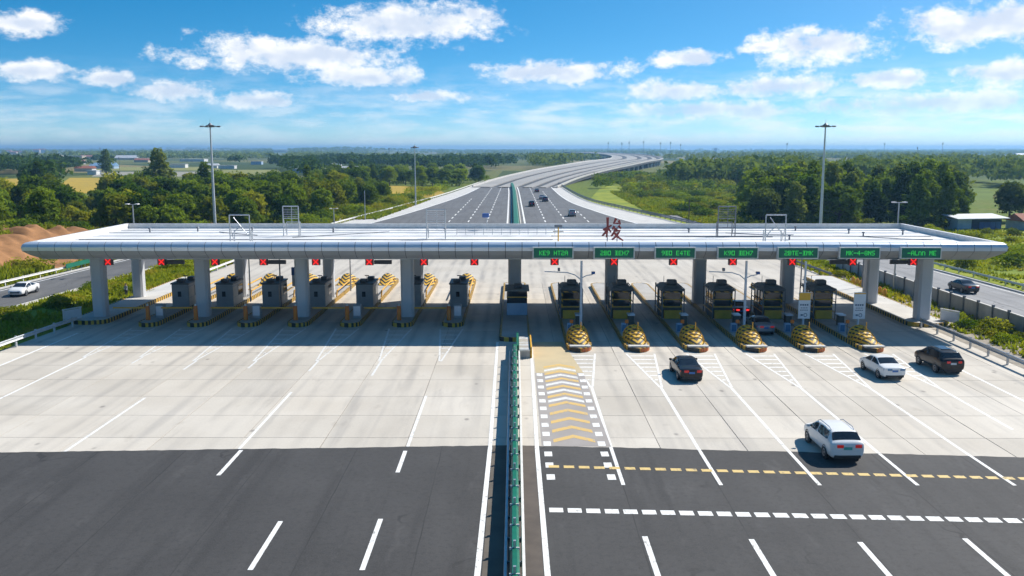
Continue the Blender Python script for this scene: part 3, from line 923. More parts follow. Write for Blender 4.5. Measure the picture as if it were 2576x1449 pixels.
def split_run(lo, hi, w):
    k = max(1, round((hi - lo) / w))
    return [lo + (hi - lo) * i / k for i in range(k + 1)]
for side, lo, hi in (('front', CX0, CX1), ('left', CY0, CY1), ('right', CY0, CY1)):
    e = split_run(lo, hi, 1.62)
    for a, b in zip(e[:-1], e[1:]):
        fascia(side, a, b, 'fascia_panel', UP, M['panel'])
        fascia(side, a, b, 'soffit_panel', LO, M['panel_low'])
fascia('back', CX0, CX1, 'rear_fascia', UP + LO[1:], M['panel'], 0.0)
# dark backing behind the panel joints
mb = MB()
bk = [(o + 0.06, z) for o, z in UP[1:] + LO]
vs = []
for cxx, cyy in ((0, 0), (1, 0), (1, 1), (0, 1)):
    for o, z in bk:
        vs.append((CX1 - o if cxx else CX0 + o, CY1 - o if cyy else CY0 + o, z))
n = len(bk); fs = []
for k in range(4):
    j = (k + 1) % 4
    fs += [(k * n + i, j * n + i, j * n + i + 1, k * n + i + 1) for i in range(n - 1)]
mb._add(vs, fs)
cp(mb, 'fascia_backing', M['backing'])
# roof membrane: front lip ramps down, parapets on the other three sides
ox = 0.62
rx0, rx1, ry1 = CX0 + 1.0, CX1 - 1.0, CY1 - 1.0
yf0, yf1, yf2 = CY0 + 0.62, CY0 + 1.3, CY0 + 2.7
mb = MB()
mb.quad((CX0 + ox, yf0, 9.10), (CX1 - ox, yf0, 9.10), (rx1, yf1, 9.09), (rx0, yf1, 9.09))
mb.quad((rx0, yf1, 9.09), (rx1, yf1, 9.09), (rx1, yf2, 8.56), (rx0, yf2, 8.56))
mb.quad((rx0, yf2, 8.56), (rx1, yf2, 8.56), (rx1, ry1, 8.52), (rx0, ry1, 8.52))
cp(mb, 'roof_deck', M['roof_white'])
def parapet(name, a, b, c, d):   # outer a-b, inner c-d
    mb = MB()
    mb._add([a + (9.10,), b + (9.10,), c + (9.12,), d + (9.12,), c + (8.45,), d + (8.45,)], [(0, 1, 2, 3), (3, 2, 4, 5)])
    return cp(mb, name, M['white_cap'])
parapet('parapet', (CX0 + ox, CY1 - ox), (CX1 - ox, CY1 - ox), (rx1, ry1), (rx0, ry1))
parapet('parapet', (CX0 + ox, yf0), (CX0 + ox, CY1 - ox), (rx0, ry1), (rx0, yf1))
parapet('parapet', (CX1 - ox, yf0), (CX1 - ox, CY1 - ox), (rx1, ry1), (rx1, yf1))
cp(MB().box(CX0 + 1.32, CX1 - 1.32, CY0 + 1.32, CY1 - 1.32, 7.30, 7.42), 'soffit', M['soffit'])
# roof seams, conduits and little vents
for yy in (91.6, 95.5, 99.6, 103.6, 107.0):
    cp(MB().box(rx0 + 0.3, rx1 - 0.3, yy - 0.05, yy + 0.05, 8.50, 8.60), 'roof_seam', M['roof_white'])
for pts in (((-34, 104), (-31, 101.5), (-28.5, 100)), ((-14.5, 104.5), (-19, 101), (-24, 97.5)), ((38, 98.5), (41, 96), (44, 95.2)), ((24, 103), (27, 101), (31, 100.6)), ((12, 99), (20, 98.4), (28, 98.2)),
            ((-46, 95.2), (-30, 95.1), (-10, 95.0), (4, 95.1)), ((4, 99.2), (22, 99.1), (45.5, 99.0))):
    cp(MB().path([(p[0], p[1], 8.62) for p in pts], 0.045), 'conduit', M['steel_dark'])
for x, y in ((-42, 104), (-37, 105.5), (-30.5, 105), (-21, 104.6), (-8, 104.2), (20, 104), (33, 106.5), (38, 103), (38.2, 99.2), (29, 95.5), (43.5, 101.5)):
    v = cp(MB().tube((x, y, 8.50), (x, y, 8.95), 0.10, 0.08).tube((x, y, 8.95), (x, y, 9.08), 0.20, 0.13), 'roof_vent', M['steel_dark'])
def column(x, y, w=1.34):
    h = w / 2; c = 0.22
    pts = [(x - h + c, y - h), (x + h - c, y - h), (x + h, y - h + c), (x + h, y + h - c), (x + h - c, y + h), (x - h + c, y + h), (x - h, y + h - c), (x - h, y - h + c)]
    cp(MB().prism(pts, 0.0, 7.34), 'column', M['column'])
for x in (-44.2, -33.2, -22.6, -11.4): column(x, 95.3)
for x in (-45.4, -33.0, -22.4, -11.6): column(x, 108.2, 1.25)
column(42.8, 94.0, 1.42)
for x in (41.3, 31.6, 21.4, 11.2): column(x, 104.2, 1.42)
column(0.0, 104.2, 1.5)

# ------------------------------------------------------------------ toll islands
def outline(half, y0, y1, nose0, nose1, steps=10):
    """plan outline, noses at the near (y0) and far (y1) ends, counter-clockwise"""
    pts = []
    for k in range(steps + 1):
        t = math.pi + math.pi * k / steps
        pts.append((half * math.cos(t), y0 + nose0 + nose0 * math.sin(t)))
    for k in range(steps + 1):
        t = math.pi * k / steps
        pts.append((half * math.cos(t), y1 - nose1 + nose1 * math.sin(t)))
    return pts
def island_kerb(mb, half, y0, y1, n0, n1, h=0.36, w=0.2):
    o = outline(half, y0, y1, n0, n1); i = outline(half - w, y0 + w, y1 - w, n0 - w * 0.5, n1 - w * 0.5)
    n = len(o)
    vs = [(p[0], p[1], -0.02) for p in o] + [(p[0], p[1], h) for p in o] + [(p[0], p[1], h) for p in i] + [(p[0], p[1], h - 0.12) for p in i]
    fs = []
    for k in range(n):
        j = (k + 1) % n
        for r in range(3):
            fs.append((r * n + k, r * n + j, (r + 1) * n + j, (r + 1) * n + k))
    mb._add(vs, fs)
    return i
def nose_mound(height, half, length, flip=1, back=0.0):
    """ribbed prow of steel hoops closing to a low nose"""
    mb = MB(); S = 9; A = 10; vs = []; fs = []
    for s in range(S + 1):
        f = s / S
        y = flip * (f * length)
        hh = 0.22 + (height - 0.22) * (f ** 0.75); ww = half * (0.42 + 0.58 * min(1, f * 1.7) ** 0.6)
        for a in range(A + 1):
            t = math.pi * a / A
            vs.append((ww * math.cos(t), y, hh * math.sin(t) ** 0.75 + 0.0))
    if back:
        for s in range(1, 6):
            f = 1 - s / 5.5
            for a in range(A + 1):
                t = math.pi * a / A
                vs.append((half * math.cos(t), flip * (length + back * s / 5), height * f ** 1.2 * math.sin(t) ** 0.75))
        S += 5
    n = A + 1
    for s in range(S):
        for a in range(A):
            q = (s * n + a, s * n + a + 1, (s + 1) * n + a + 1, (s + 1) * n + a)
            fs.append(q if flip < 0 else q[::-1])
    fs.append(tuple(range(n)) if flip > 0 else tuple(range(n - 1, -1, -1)))
    fs.append(tuple(range((S + 1) * n - 1, S * n - 1, -1)))
    mb._add(vs, fs)
    return mb
ORD = ['first', 'second', 'third', 'fourth', 'fifth', 'sixth', 'seventh', 'eighth']
def right_island(k, x):
    y0, y1 = 79.4, 120.0
    t = empty('toll_island', (x, y0, 0), 0, f'long kerbed toll island with striped yellow prow, {ORD[k]} right of the green median', 'toll island', 'toll islands of the right half')
    mb = MB(); inner = island_kerb(mb, 1.16, 0, y1 - y0, 2.1, 1.4, 0.40)
    mb.build('kerb', M['kerb_stripe'], t)
    MB().poly([(p[0], p[1], 0.385) for p in inner]).build('island_top', M['concrete'], t)
    m_ = nose_mound(1.25, 0.98, 3.3).build('prow', M['chevron'], t, (0, 1.15, 0.38))
    # hoops over the prow
    for q in range(5):
        f = 0.25 + q * 0.19; hh = (0.22 + 1.03 * f ** 0.75) + 0.03; ww = 0.98 * (0.42 + 0.58 * min(1, f * 1.7) ** 0.6) + 0.03
        pts = [(ww * math.cos(math.pi * a / 10), 3.3 * f, hh * math.sin(math.pi * a / 10) ** 0.75) for a in range(11)]
        MB().path(pts, 0.05).build('hoop', M['yellow'], m_)
    MB().tube((0.25, 3.35, 1.5), (0.25, 3.35, 2.15), 0.05).build('marker_post', M['yellow'], t)
    # faded reflector sheet bent round the nose
    pts = []
    for a in range(7):
        tt = math.pi * (1.52 + 0.30 * a / 6)
        pts.append((1.19 * math.cos(tt), 2.1 + 2.13 * math.sin(tt)))
    mb = MB(); vs = [(p[0], p[1], 0.05) for p in pts] + [(p[0], p[1], 0.37) for p in pts]
    mb._add(vs, [(a, a + 1, 8 + a, 7 + a) for a in range(6)])
    mb.build('nose_reflector', M['rust_orange'], t)
    MB().box(-0.95, 0.95, 0.42, 1.05, 0.386, 0.52).build('nose_slab', M['concrete_pale'], t, bevel=0.05)
    return t
for k, x in enumerate(X_R): right_island(k, x)
def left_island(k, x):
    y0, y1 = 91.0, 124.5
    t = empty('toll_island', (x, y0, 0), 0, f'kerbed toll island with black and yellow striped edge, {ORD[6 - k]} left of the green median', 'toll island', 'toll islands of the left half')
    mb = MB(); inner = island_kerb(mb, 1.12, 0, y1 - y0, 1.3, 2.0, 0.42)
    mb.build('kerb', M['kerb_stripe'], t)
    MB().poly([(p[0], p[1], 0.40) for p in inner]).build('island_top', M['concrete'], t)
    m_ = nose_mound(1.2, 0.98, 3.0, -1, 3.2).build('prow', M['chevron'], t, (0, y1 - y0 - 1.1, 0.39))
    for s in (-1, 1):
        MB().path([(s * 0.9, 17, 0.41), (s * 0.9, 17.4, 1.1), (s * 0.9, 28.2, 1.15), (s * 0.9, 28.6, 0.41)], 0.09).build('guard_bar', M['yellow'], t)
    return t
for k, x in enumerate(X_L): left_island(k, x)
# end walkways carrying the outer columns
def end_island(x0, x1, y0, y1, label, sgn):
    t = empty('end_walkway', ((x0 + x1) / 2, y0, 0), 0, label, 'walkway')
    mb = MB(); inner = island_kerb(mb, (x1 - x0) / 2, 0, y1 - y0, 1.2, 0.8, 0.42)
    mb.build('kerb', M['kerb_stripe'], t)
    MB().poly([(p[0], p[1], 0.40) for p in inner]).build('paving', M['concrete_pale'], t)
    return t
end_island(-46.6, -42.6, 92.3, 126, 'raised pale walkway with striped kerb under the leftmost canopy column', -1)
end_island(40.6, 44.8, 91.2, 127, 'raised pale walkway with striped kerb under the rightmost canopy column', 1)
# centre island
t = empty('centre_island', (0, 82.5, 0), 0, 'kerbed island on the median carrying the centre booth and column', 'toll island')
mb = MB(); inner = island_kerb(mb, 1.45, 1.5, 38, 0.6, 1.2, 0.42); mb.build('kerb', M['kerb_stripe'], t)
MB().poly([(p[0], p[1], 0.40) for p in inner]).build('island_top', M['concrete'], t)
# slatted crash block at the tip of the centre island
t = empty('crash_block', (0.55, 77.2, 0), 0, 'pale slatted crash block with a yellow side at the end of the green median barrier', 'crash barrier')
MB().box(-0.12, 0.78, 0.06, 5.6, 0.01, 0.62).build('core', M['concrete'], t)
y = 0.0
while y < 5.6:
    MB().box(-0.16, 0.80, y, y + 0.30, 0.63, 0.80).build('slat', M['booth_beige'] if random.random() < 0.5 else M['white_cap'], t, bevel=0.02)
    y += 0.40
MB().box(0.83, 0.97, 0.0, 5.6, 0.01, 1.0).build('side_board', M['yellow'], t, bevel=0.02)
MB().box(-0.40, -0.20, 0.0, 5.8, 0.01, 1.15).build('green_board', M['green_panel'], t, bevel=0.03)

# ------------------------------------------------------------------ booths
def booth_right(name, x, y, label):
    t = empty(name, (x, y, 0.39), 0, label, 'toll booth', 'dark booths of the right half')
    t.scale = (1.12, 1.12, 1.2)
    w, d, h = 0.92, 1.6, 2.55
    MB().box(-w, w, -d, d, 0.0, 0.95).build('lower_panel', M['booth_green'], t, bevel=0.03)
    MB().box(-w - 0.02, w + 0.02, -d - 0.02, d + 0.02, 0.96, 1.06).build('sill_band', M['yellow'], t)
    for px in (-w + 0.07, w - 0.07):
        for py in (-d + 0.07, d - 0.07):
            MB().box(px - 0.07, px + 0.07, py - 0.07, py + 0.07, 1.07, 2.28).build('corner_post', M['post_stripe'], t)
    MB().box(-w + 0.15, w - 0.15, -d + 0.03, -d + 0.07, 1.07, 2.28).build('front_window', M['glass'], t)
    MB().box(-w + 0.15, w - 0.15, d - 0.07, d - 0.03, 1.07, 2.28).build('rear_window', M['glass'], t)
    for px in (-w + 0.03, w - 0.07):
        MB().box(px, px + 0.04, -d + 0.15, d - 0.15, 1.07, 2.28).build('side_window', M['glass'], t)
    MB().box(-w + 0.16, w - 0.16, -d - 0.03, -d + 0.02, 1.62, 1.70).build('window_bar', M['yellow'], t)
    MB().box(-w - 0.02, w + 0.02, -d - 0.02, d + 0.02, 2.29, 2.42).build('head_band', M['post_stripe'], t)
    rf = MB()
    rf._add([(-1.12, -1.9, 2.43), (1.12, -1.9, 2.43), (1.12, 1.9, 2.43), (-1.12, 1.9, 2.43), (-0.75, -1.3, 2.82), (0.75, -1.3, 2.82), (0.75, 1.3, 2.82), (-0.75, 1.3, 2.82)],
            [(3, 2, 1, 0), (4, 5, 6, 7), (0, 1, 5, 4), (1, 2, 6, 5), (2, 3, 7, 6), (3, 0, 4, 7)])
    r_ = rf.build('roof', M['booth_roof'], t)
    MB().cbox((0.1, -0.4, 3.05), (0.9, 0.8, 0.45)).build('air_unit', M['ac'], r_, bevel=0.12)
    MB().tube((-0.5, 0.5, 2.8), (-0.5, 0.5, 3.5), 0.025).build('antenna', M['steel_dark'], r_)
    # guard frame standing round the booth
    for px in (-1.02, 1.02):
        for py in (-2.1, 0.0, 2.1):
            MB().tube((px, py, 0.0), (px, py, 2.65), 0.055).build('frame_post', M['steel_dark'], t)
        for pz in (0.6, 1.5, 2.65):
            MB().tube((px, -2.1, pz), (px, 2.1, pz), 0.045).build('frame_rail', M['yellow'] if pz < 1 else M['steel_dark'], t)
    MB().tube((-1.02, -2.1, 2.65), (1.02, -2.1, 2.65), 0.05).build('frame_rail', M['steel_dark'], t)
    MB().box(-0.8, 0.8, -2.0, -1.75, 0.0, 0.75).build('bumper', M['yellow'], t, bevel=0.05)
    return t
for k, x in enumerate(X_R):
    yb = 96.0
    booth_right('toll_booth', x + 0.05, yb, f'dark booth in a yellow guard frame on the {ORD[k]} island right of the median')
def booth_left(k, x):
    t = empty('toll_booth', (x + 0.05, 102.8, 0.41), 0, f'grey steel booth with dark rooftop units on the {ORD[6 - k]} island left of the median', 'toll booth', 'grey booths of the left half')
    w, d, h = 0.95, 1.9, 2.55
    MB().box(-w, w, -d, d, 0.0, h).build('cabin', M['booth_grey'], t, bevel=0.04)
    MB().box(w + 0.003, w + 0.025, -d + 0.1, d - 0.1, 0.06, 1.0).build('side_panel', M['booth_beige'], t)
    MB().box(w + 0.003, w + 0.022, -d + 0.12, -0.1, 1.05, 2.2).build('side_window', M['booth_beige'], t)
    MB().box(w + 0.003, w + 0.022, 0.1, d - 0.12, 1.05, 2.2).build('side_window', M['glass'], t)
    MB().box(-0.28, 0.12, -d - 0.022, -d - 0.003, 1.15, 1.75).build('front_window', M['glass'], t)
    MB().box(-w + 0.1, w - 0.1, d + 0.003, d + 0.022, 1.1, 2.2).build('rear_window', M['glass'], t)
    r_ = MB().box(-w - 0.1, w + 0.1, -d - 0.12, d + 0.12, h + 0.003, h + 0.16).build('roof', M['ac'], t, bevel=0.03)
    MB().cbox((-0.2, -0.9, h + 0.34), (0.8, 0.7, 0.34)).build('air_unit', M['ac'], r_, bevel=0.06)
    MB().cbox((0.35, 0.9, h + 0.36), (0.7, 0.9, 0.38)).build('air_unit', M['ac'], r_, bevel=0.06)
    MB().tube((0.0, 0.1, h + 0.15), (0.0, 0.1, h + 0.75), 0.035).tube((-0.25, 0.1, h + 0.75), (0.25, 0.1, h + 0.75), 0.05).build('camera_post', M['ac'], r_)
    return t
for k, x in enumerate(X_L): booth_left(k, x)
# centre booth with blue glass
t = empty('toll_booth', (0.25, 97.5, 0.41), 0, 'dark booth with pale blue panels on the centre island', 'toll booth')
MB().box(-1.1, 1.1, -1.7, 1.7, 0, 1.3).build('lower_panel', M['wall_pale_blue'], t, bevel=0.03)
MB().box(-1.08, 1.08, -1.68, 1.68, 1.303, 2.6).build('glazing', M['glass'], t)
MB().box(-1.12, 1.12, -1.72, 1.72, 1.9, 2.0).build('window_bar', M['yellow'], t)
r_ = MB().box(-1.3, 1.3, -1.9, 1.9, 2.603, 2.8).build('roof', M['booth_roof'], t, bevel=0.03)
MB().cbox((0.1, -0.2, 3.0), (0.9, 0.9, 0.4)).build('air_unit', M['ac'], r_, bevel=0.08)

# ------------------------------------------------------------------ boom barriers (left half)
for k, x in enumerate(X_L):
    t = empty('boom_barrier', (x - 0.45, 92.9, 0.41), 0, f'orange post with a lowered yellow boom on the {ORD[6 - k]} island left of the median', 'boom barrier', 'boom barriers of the left half')
    MB().tube((0, 0, 0), (0, 0, 1.5), 0.24, 0.20, 10).build('post', M['orange'], t)
    MB().tube((0, 0, 1.505), (0, 0, 1.72), 0.12, 0.06, 10).build('lamp', M['white_cap'], t)
    MB().box(-3.6, -0.26, -0.06, 0.06, 1.22, 1.36).build('boom', M['yellow'], t, (0, 0.02, 0))
    if k not in (1, 3, 5):
        c = empty('control_cabinet', (x + 0.4, 94.2, 0.41), 0, f'grey lane cabinet behind the orange post on the {ORD[6 - k]} island left of the median', 'cabinet', 'lane cabinets of the left half')
        MB().box(-0.42, 0.42, -0.4, 0.4, 0.08, 1.45).build('case', M['booth_grey'], c, bevel=0.04)
        MB().box(-0.36, 0.36, -0.412, -0.403, 0.3, 1.3).build('door', M['panel'], c)
        MB().box(-0.46, 0.46, -0.44, 0.44, 0.0, 0.077).build('plinth', M['concrete'], c)
# lane posts and cabinets on the right half
for k, x in enumerate(X_R):
    t = empty('lane_reader', (x - 0.45, 85.6, 0.39), 0, f'slim lane reader with orange head on the {ORD[k]} island right of the median', 'lane reader', 'lane readers of the right half')
    MB().tube((0, 0, 0), (0, 0, 1.1), 0.05).build('post', M['steel_dark'], t)
    MB().cbox((0, 0, 1.28), (0.34, 0.2, 0.34)).build('head', M['orange'], t, bevel=0.05)
    c = empty('control_cabinet', (x - 0.5, 87.0, 0.39), 0, f'small pale blue cabinet behind the prow of the {ORD[k]} island right of the median', 'cabinet', 'lane cabinets of the right half')
    MB().box(-0.28, 0.28, -0.3, 0.3, 0, 0.85).build('case', M['wall_pale_blue'], c, bevel=0.05)
    MB().box(-0.22, 0.22, -0.312, -0.303, 0.1, 0.75).build('door', M['glass_blue'], c)
    t = empty('side_barrier', (x + 0.55, 90.3, 0.39), 0, f'dark hooded barrier machine on the {ORD[k]} island right of the median', 'boom barrier', 'barrier machines of the right half')
    MB().box(-0.3, 0.3, -0.35, 0.35, 0, 1.05).build('case', M['booth_green'], t, bevel=0.04)
    MB().box(-0.36, 0.36, -0.6, 0.6, 1.053, 1.2).build('hood', M['panel'], t, bevel=0.04)

# ------------------------------------------------------------------ LED boards and lane signals
GL = {'K': ['10001', '10010', '10100', '11000', '10100', '10010', '10001'], '9': ['01110', '10001', '10001', '01111', '00001', '00010', '01100'],
      'O': ['11111', '10001', '10001', '10001', '10001', '10001', '11111'], 'W': ['11111', '00100', '00100', '11111', '00100', '00100', '11111'],
      'E': ['11111', '10000', '10000', '11110', '10000', '10000', '11111'], 'H': ['10001', '10001', '10001', '11111', '10001', '10001', '10001'],
      '7': ['11111', '00001', '00010', '00100', '00100', '01000', '01000'], '2': ['11110', '00001', '00001', '01110', '10000', '10000', '11111'],
      'D': ['11110', '10001', '10101', '10101', '10101', '10001', '11110'], 'T': ['11111', '00100', '00100', '00100', '00100', '00100', '00100'],
      'I': ['11111', '00100', '01110', '00100', '01110', '00100', '11111'], '4': ['00010', '00110', '01010', '10010', '11111', '00010', '00010'],
      'M': ['10001', '11011', '10101', '10101', '10001', '10001', '10001'], '8': ['01110', '10001', '10001', '01110', '10001', '10001', '01110'],
      'N': ['10001', '11001', '10101', '10101', '10011', '10001', '10001'], 'S': ['01111', '10000', '10000', '01110', '00001', '00001', '11110'],
      'A': ['01110', '10001', '10001', '11111', '10001', '10001', '10001'], 'L': ['10000', '10000', '10000', '10000', '10000', '10000', '11111'],
      'n': ['00000', '11110', '10001', '10001', '10001', '10001', '10001'], '-': ['00000', '00000', '00000', '11111', '00000', '00000', '00000'], ' ': ['00000'] * 7}
def led_text(txt, width, height):
    mb = MB(); ncol = len(txt) * 6 - 1
    px = width / ncol; pz = height / 7
    for c, ch in enumerate(txt):
        for r in range(7):
            run = None
            for q in range(6):
                on = q < 5 and GL[ch][r][q] == '1'
                if on and run is None: run = q
                if not on and run is not None:
                    x0 = -width / 2 + (c * 6 + run) * px; x1 = -width / 2 + (c * 6 + q) * px
                    zt = height / 2 - r * pz
                    mb.box(x0, x1, -0.02, 0.0, zt - pz * 0.92, zt)
                    run = None
    return mb
boards = [(3.7, 'KE9 HT2A'), (9.6, '2DO WEH7'), (15.5, '9WO E4TE'), (21.55, 'K9O WEH7'), (27.35, '2DTE-IMK'), (33.3, 'MK-4-8NS'), (39.2, '-ALnn ME')]
for k, (x, txt) in enumerate(boards):
    t = empty('led_board', (x, CY0 - 0.16, 8.12), 0, f'green LED lane board on the canopy edge, {ORD[k]} right of the median', 'LED board', 'LED boards on the canopy edge')
    MB().box(-1.98, 1.98, -0.1, 0.35, -0.56, 0.56).build('housing', M['white_cap'], t, bevel=0.02)
    MB().box(-1.87, 1.87, -0.125, -0.103, -0.47, 0.47).build('screen', M['led_board'], t)
    o = led_text(txt, 2.75, 0.44).build('lettering', M['led_green'], t, (0.05, -0.128, 0))
def signal(x, y, z, label, bar_side=0, group=None):
    t = empty('lane_signal', (x, y, z), 0, label, 'lane signal', group)
    MB().box(-0.40, 0.40, -0.18, 0.22, -0.34, 0.34).build('housing', M['black'], t, bevel=0.03)
    MB().box(-0.44, 0.44, -0.42, -0.185, 0.345, 0.38).build('hood', M['black'], t)
    MB().box(-0.06, 0.06, 0.0, 0.12, 0.341, 0.62).build('hanger', M['steel_dark'], t)
    mb = MB()
    for s in (-1, 1):
        a = 0.27; w_ = 0.085
        mb._add([(-a, -0.2, -s * a - w_), (-a, -0.2, -s * a + w_), (a, -0.2, s * a + w_), (a, -0.2, s * a - w_)], [(0, 3, 2, 1)])
        mb._add([(-a, -0.205 - 0.002 * s, -s * a - w_), (-a + w_, -0.205 - 0.002 * s, -s * a), (a, -0.205 - 0.002 * s, s * a), (a - w_, -0.205 - 0.002 * s, s * a)], [(0, 1, 2, 3)])
    mb.build('red_cross', M['led_red'], t)
    mb = MB().box(-0.30, 0.30, -0.192, -0.183, -0.27, 0.27).build('lens', pm('led_red_dim', (0.16, 0.006, 0.006), None, 3.0, 0.4, emit=(1, 0.01, 0.006), estr=0.10), t)
    if bar_side:
        o = bar_side
        MB().box(min(o * 0.46, o * 2.2), max(o * 0.46, o * 2.2), -0.1, 0.15, -0.24, 0.16).build('message_bar', M['led_off'], t, bevel=0.02)
    return t
lx = [(-40.3, 0), (-35.0, 1), (-29.7, 0), (-24.9, 1), (-19.7, 0), (-14.4, 1), (-9.0, 0), (-4.0, 0)]
for k, (x, b_) in enumerate(lx):
    signal(x, 89.2, 7.0, f'red cross lane signal under the canopy, {ORD[k]} from its left end', b_, 'lane signals under the canopy')
for k, (x, b_) in enumerate([(3.9, 0), (9.7, 0), (15.5, 0), (21.3, 0), (27.1, 0), (33.0, -1), (38.9, -1)]):
    signal(x, 88.1, 7.16, f'red cross lane signal below the {ORD[k]} green board right of the median', b_, 'lane signals under the green boards')

# ------------------------------------------------------------------ poles and signs among the right lanes
def lane_sign(x, y, label, header, tall):
    t = empty('lane_sign', (x, y, 0.39), 0, label, 'sign')
    MB().tube((0, 0, 0), (0, 0, tall), 0.11, 0.10, 10).build('pole', M['pole_white'], t)
    MB().box(-0.58, 0.58, -0.20, -0.12, 1.35, 3.95).build('plate', M['sign_white'], t, bevel=0.02)
    MB().box(-0.55, 0.55, -0.212, -0.203, 3.95 - header, 3.9).build('yellow_header', M['sign_yellow'], t)
    # small printed lines and the round mark
    for r_, (w_, z_, h_) in enumerate(((0.86, 2.72, 0.17), (0.72, 2.42, 0.07), (0.80, 2.20, 0.08), (0.30, 1.72, 0.16))):
        if r_ == 3:
            MB().box(-0.34, -0.12, -0.210, -0.203, z_ - h_ / 2, z_ + h_ / 2).build('printed_line', M['sign_ink'], t)
            continue
        n = int(w_ / 0.2)
        mb = MB()
        for q in range(n):
            mb.box(-w_ / 2 + q * w_ / n, -w_ / 2 + (q + 0.72) * w_ / n, -0.210, -0.203, z_ - h_ / 2, z_ + h_ / 2)
        mb.build('printed_line', M['sign_ink'], t)
    ring = MB()
    pts = [(0.12 + 0.15 * math.cos(a * math.pi / 8), -0.206, 1.72 + 0.17 * math.sin(a * math.pi / 8)) for a in range(17)]
    ring.path(pts, 0.03, 4).build('round_mark', M['sign_ink'], t)
    return t
lane_sign(X_R[4] + 1.0, 86.9, 'white lane sign with broad yellow header on a tall pole between the right booths', 0.78, 6.95)
lane_sign(X_R[5] + 1.0, 86.8, 'white lane sign with a thin yellow top edge on the island nearest the right column', 0.16, 3.6)
def arm_pole(x, y, label, h=6.9):
    t = empty('camera_pole', (x, y, 0.39), 0, label, 'pole', 'camera poles of the right half')
    MB().tube((0, 0, 0), (0, 0, h), 0.15, 0.11, 10).build('pole', M['pole_white'], t)
    MB().path([(0, 0, 5.0), (-0.6, 0, 5.5), (-1.4, 0, 5.75), (-3.6, 0, 5.85)], 0.055).build('arm', M['pole_white'], t)
    MB().path([(0, 0, 5.2), (0.5, 0, 5.45), (1.1, 0, 5.55)], 0.05).build('arm', M['pole_white'], t)
    MB().cbox((-2.2, 0, 6.05), (0.22, 0.4, 0.3)).build('camera', M['steel_dark'], t, bevel=0.03)
    MB().cbox((1.15, 0, 5.72), (0.34, 0.4, 0.24)).build('camera', M['sign_blue'], t, bevel=0.03)
    return t
arm_pole(X_R[3] + 0.7, 87.6, 'tall pale pole with curved camera arms on the fourth island right of the median')
arm_pole(X_R[0] + 0.6, 87.6, 'tall pale pole with curved camera arms on the first island right of the median')
for k, (x, y, h) in enumerate(((-30.9, 104.5, 6.9), (-20.6, 112.5, 6.9), (-26.3, 100.5, 6.9), (37.6, 118, 6.4), (44.9, 116, 7.2))):
    t = empty('lamp_pole', (x, y, 0.41 if k < 3 else 0.0), 0, ['slim grey pole rising to the canopy beside the second column from the left', 'slim grey pole behind the booths near the third column from the left', 'slim dark pole beside a booth under the left half of the canopy', 'slim dark pole behind the rightmost booth', 'slim dark pole on the verge behind the right walkway'][k], 'pole')
    MB().tube((0, 0, 0), (0, 0, h - 0.02), 0.09, 0.07, 8).build('pole', M['steel_dark'] if k > 1 else M['steel'], t)
    MB().cbox((0.0, -0.3, h - 0.5), (0.28, 0.7, 0.12)).build('lamp_head', M['steel_dark'], t)
# blue information board between the left booths
t = empty('info_board', (-25.6, 106.2, 0), 0, 'blue and white lane board standing behind the grey booths', 'sign')
MB().tube((0, 0, 0), (0, 0, 4.2), 0.07).build('pole', M['steel'], t)
MB().box(-0.75, 0.75, -0.12, -0.075, 2.0, 3.3).build('lower_plate', M['sign_white'], t)
MB().box(-0.8, 0.8, -0.12, -0.075, 3.303, 4.25).build('upper_plate', M['sign_blue'], t)

# ------------------------------------------------------------------ frames, character and camera standing on the roof
def sign_frame(x, y, w, h, label, mat, arch):
    t = empty('sign_frame', (x, y, 8.55), 0, label, 'scaffold', 'scaffold frames on the roof')
    for s in (-1, 1):
        MB().tube((s * w / 2, 0, 0), (s * w / 2, 0, h), 0.06).build('post', mat, t)
        MB().tube((s * w / 2 * 0.9, 1.1, 0), (s * w / 2 * 0.9, 1.1, h * 0.45), 0.05).build('rear_post', mat, t)
        MB().tube((s * w / 2, 0, h * 0.62), (s * w / 2 * 0.9, 1.1, 0.05), 0.04).build('brace', mat, t)
    MB().tube((-w / 2, 0, h), (w / 2, 0, h), 0.065).build('top_rail', mat, t)
    MB().tube((-w / 2, 0, h * 0.30), (w / 2, 0, h * 0.30), 0.05).build('rail', mat, t)
    MB().tube((-w / 2, 0, h * 0.60), (w / 2, 0, h * 0.60), 0.04).build('rail', mat, t)
    MB().tube((-w / 2 * 0.9, 1.1, h * 0.45), (w / 2 * 0.9, 1.1, h * 0.45), 0.05).build('rail', mat, t)
    if arch:
        pts = [(-w * 0.42 + w * 0.84 * a / 8, 0.05, h * 0.30 + h * 0.26 * math.sin(math.pi * a / 8)) for a in range(9)]
        MB().path(pts, 0.045).build('arch', mat, t)
        MB().tube((-w * 0.3, 0, h * 0.92), (w * 0.38, 0.02, h * 0.34), 0.035).build('diagonal', mat, t)
    else:
        for q in range(5):
            zz = h * (0.66 + 0.06 * q)
            MB().tube((-w / 2, 0.0, zz), (w / 2, 0.0, zz), 0.022).build('lath', mat, t)
        MB().tube((0.1, 0, h * 0.3), (0.1, 0, h), 0.03).build('stile', mat, t)
SD, SG = M['steel_dark'], M['steel']
sign_frame(-27.5, 90.4, 2.0, 3.0, 'open scaffold frame with a bent arch at the left front of the roof', SG, True)
sign_frame(-24.6, 99.5, 1.7, 3.3, 'slatted scaffold frame at the left rear of the roof', SG, False)
sign_frame(-8.4, 96.5, 2.0, 3.1, 'slatted scaffold frame on the roof near the median, left of the red character', SG, False)
sign_frame(23.2, 99.2, 1.9, 3.3, 'slatted scaffold frame at the right rear of the roof', SD, False)
sign_frame(26.1, 90.6, 2.0, 3.0, 'scaffold frame with an arch at the right front of the roof', SG, True)
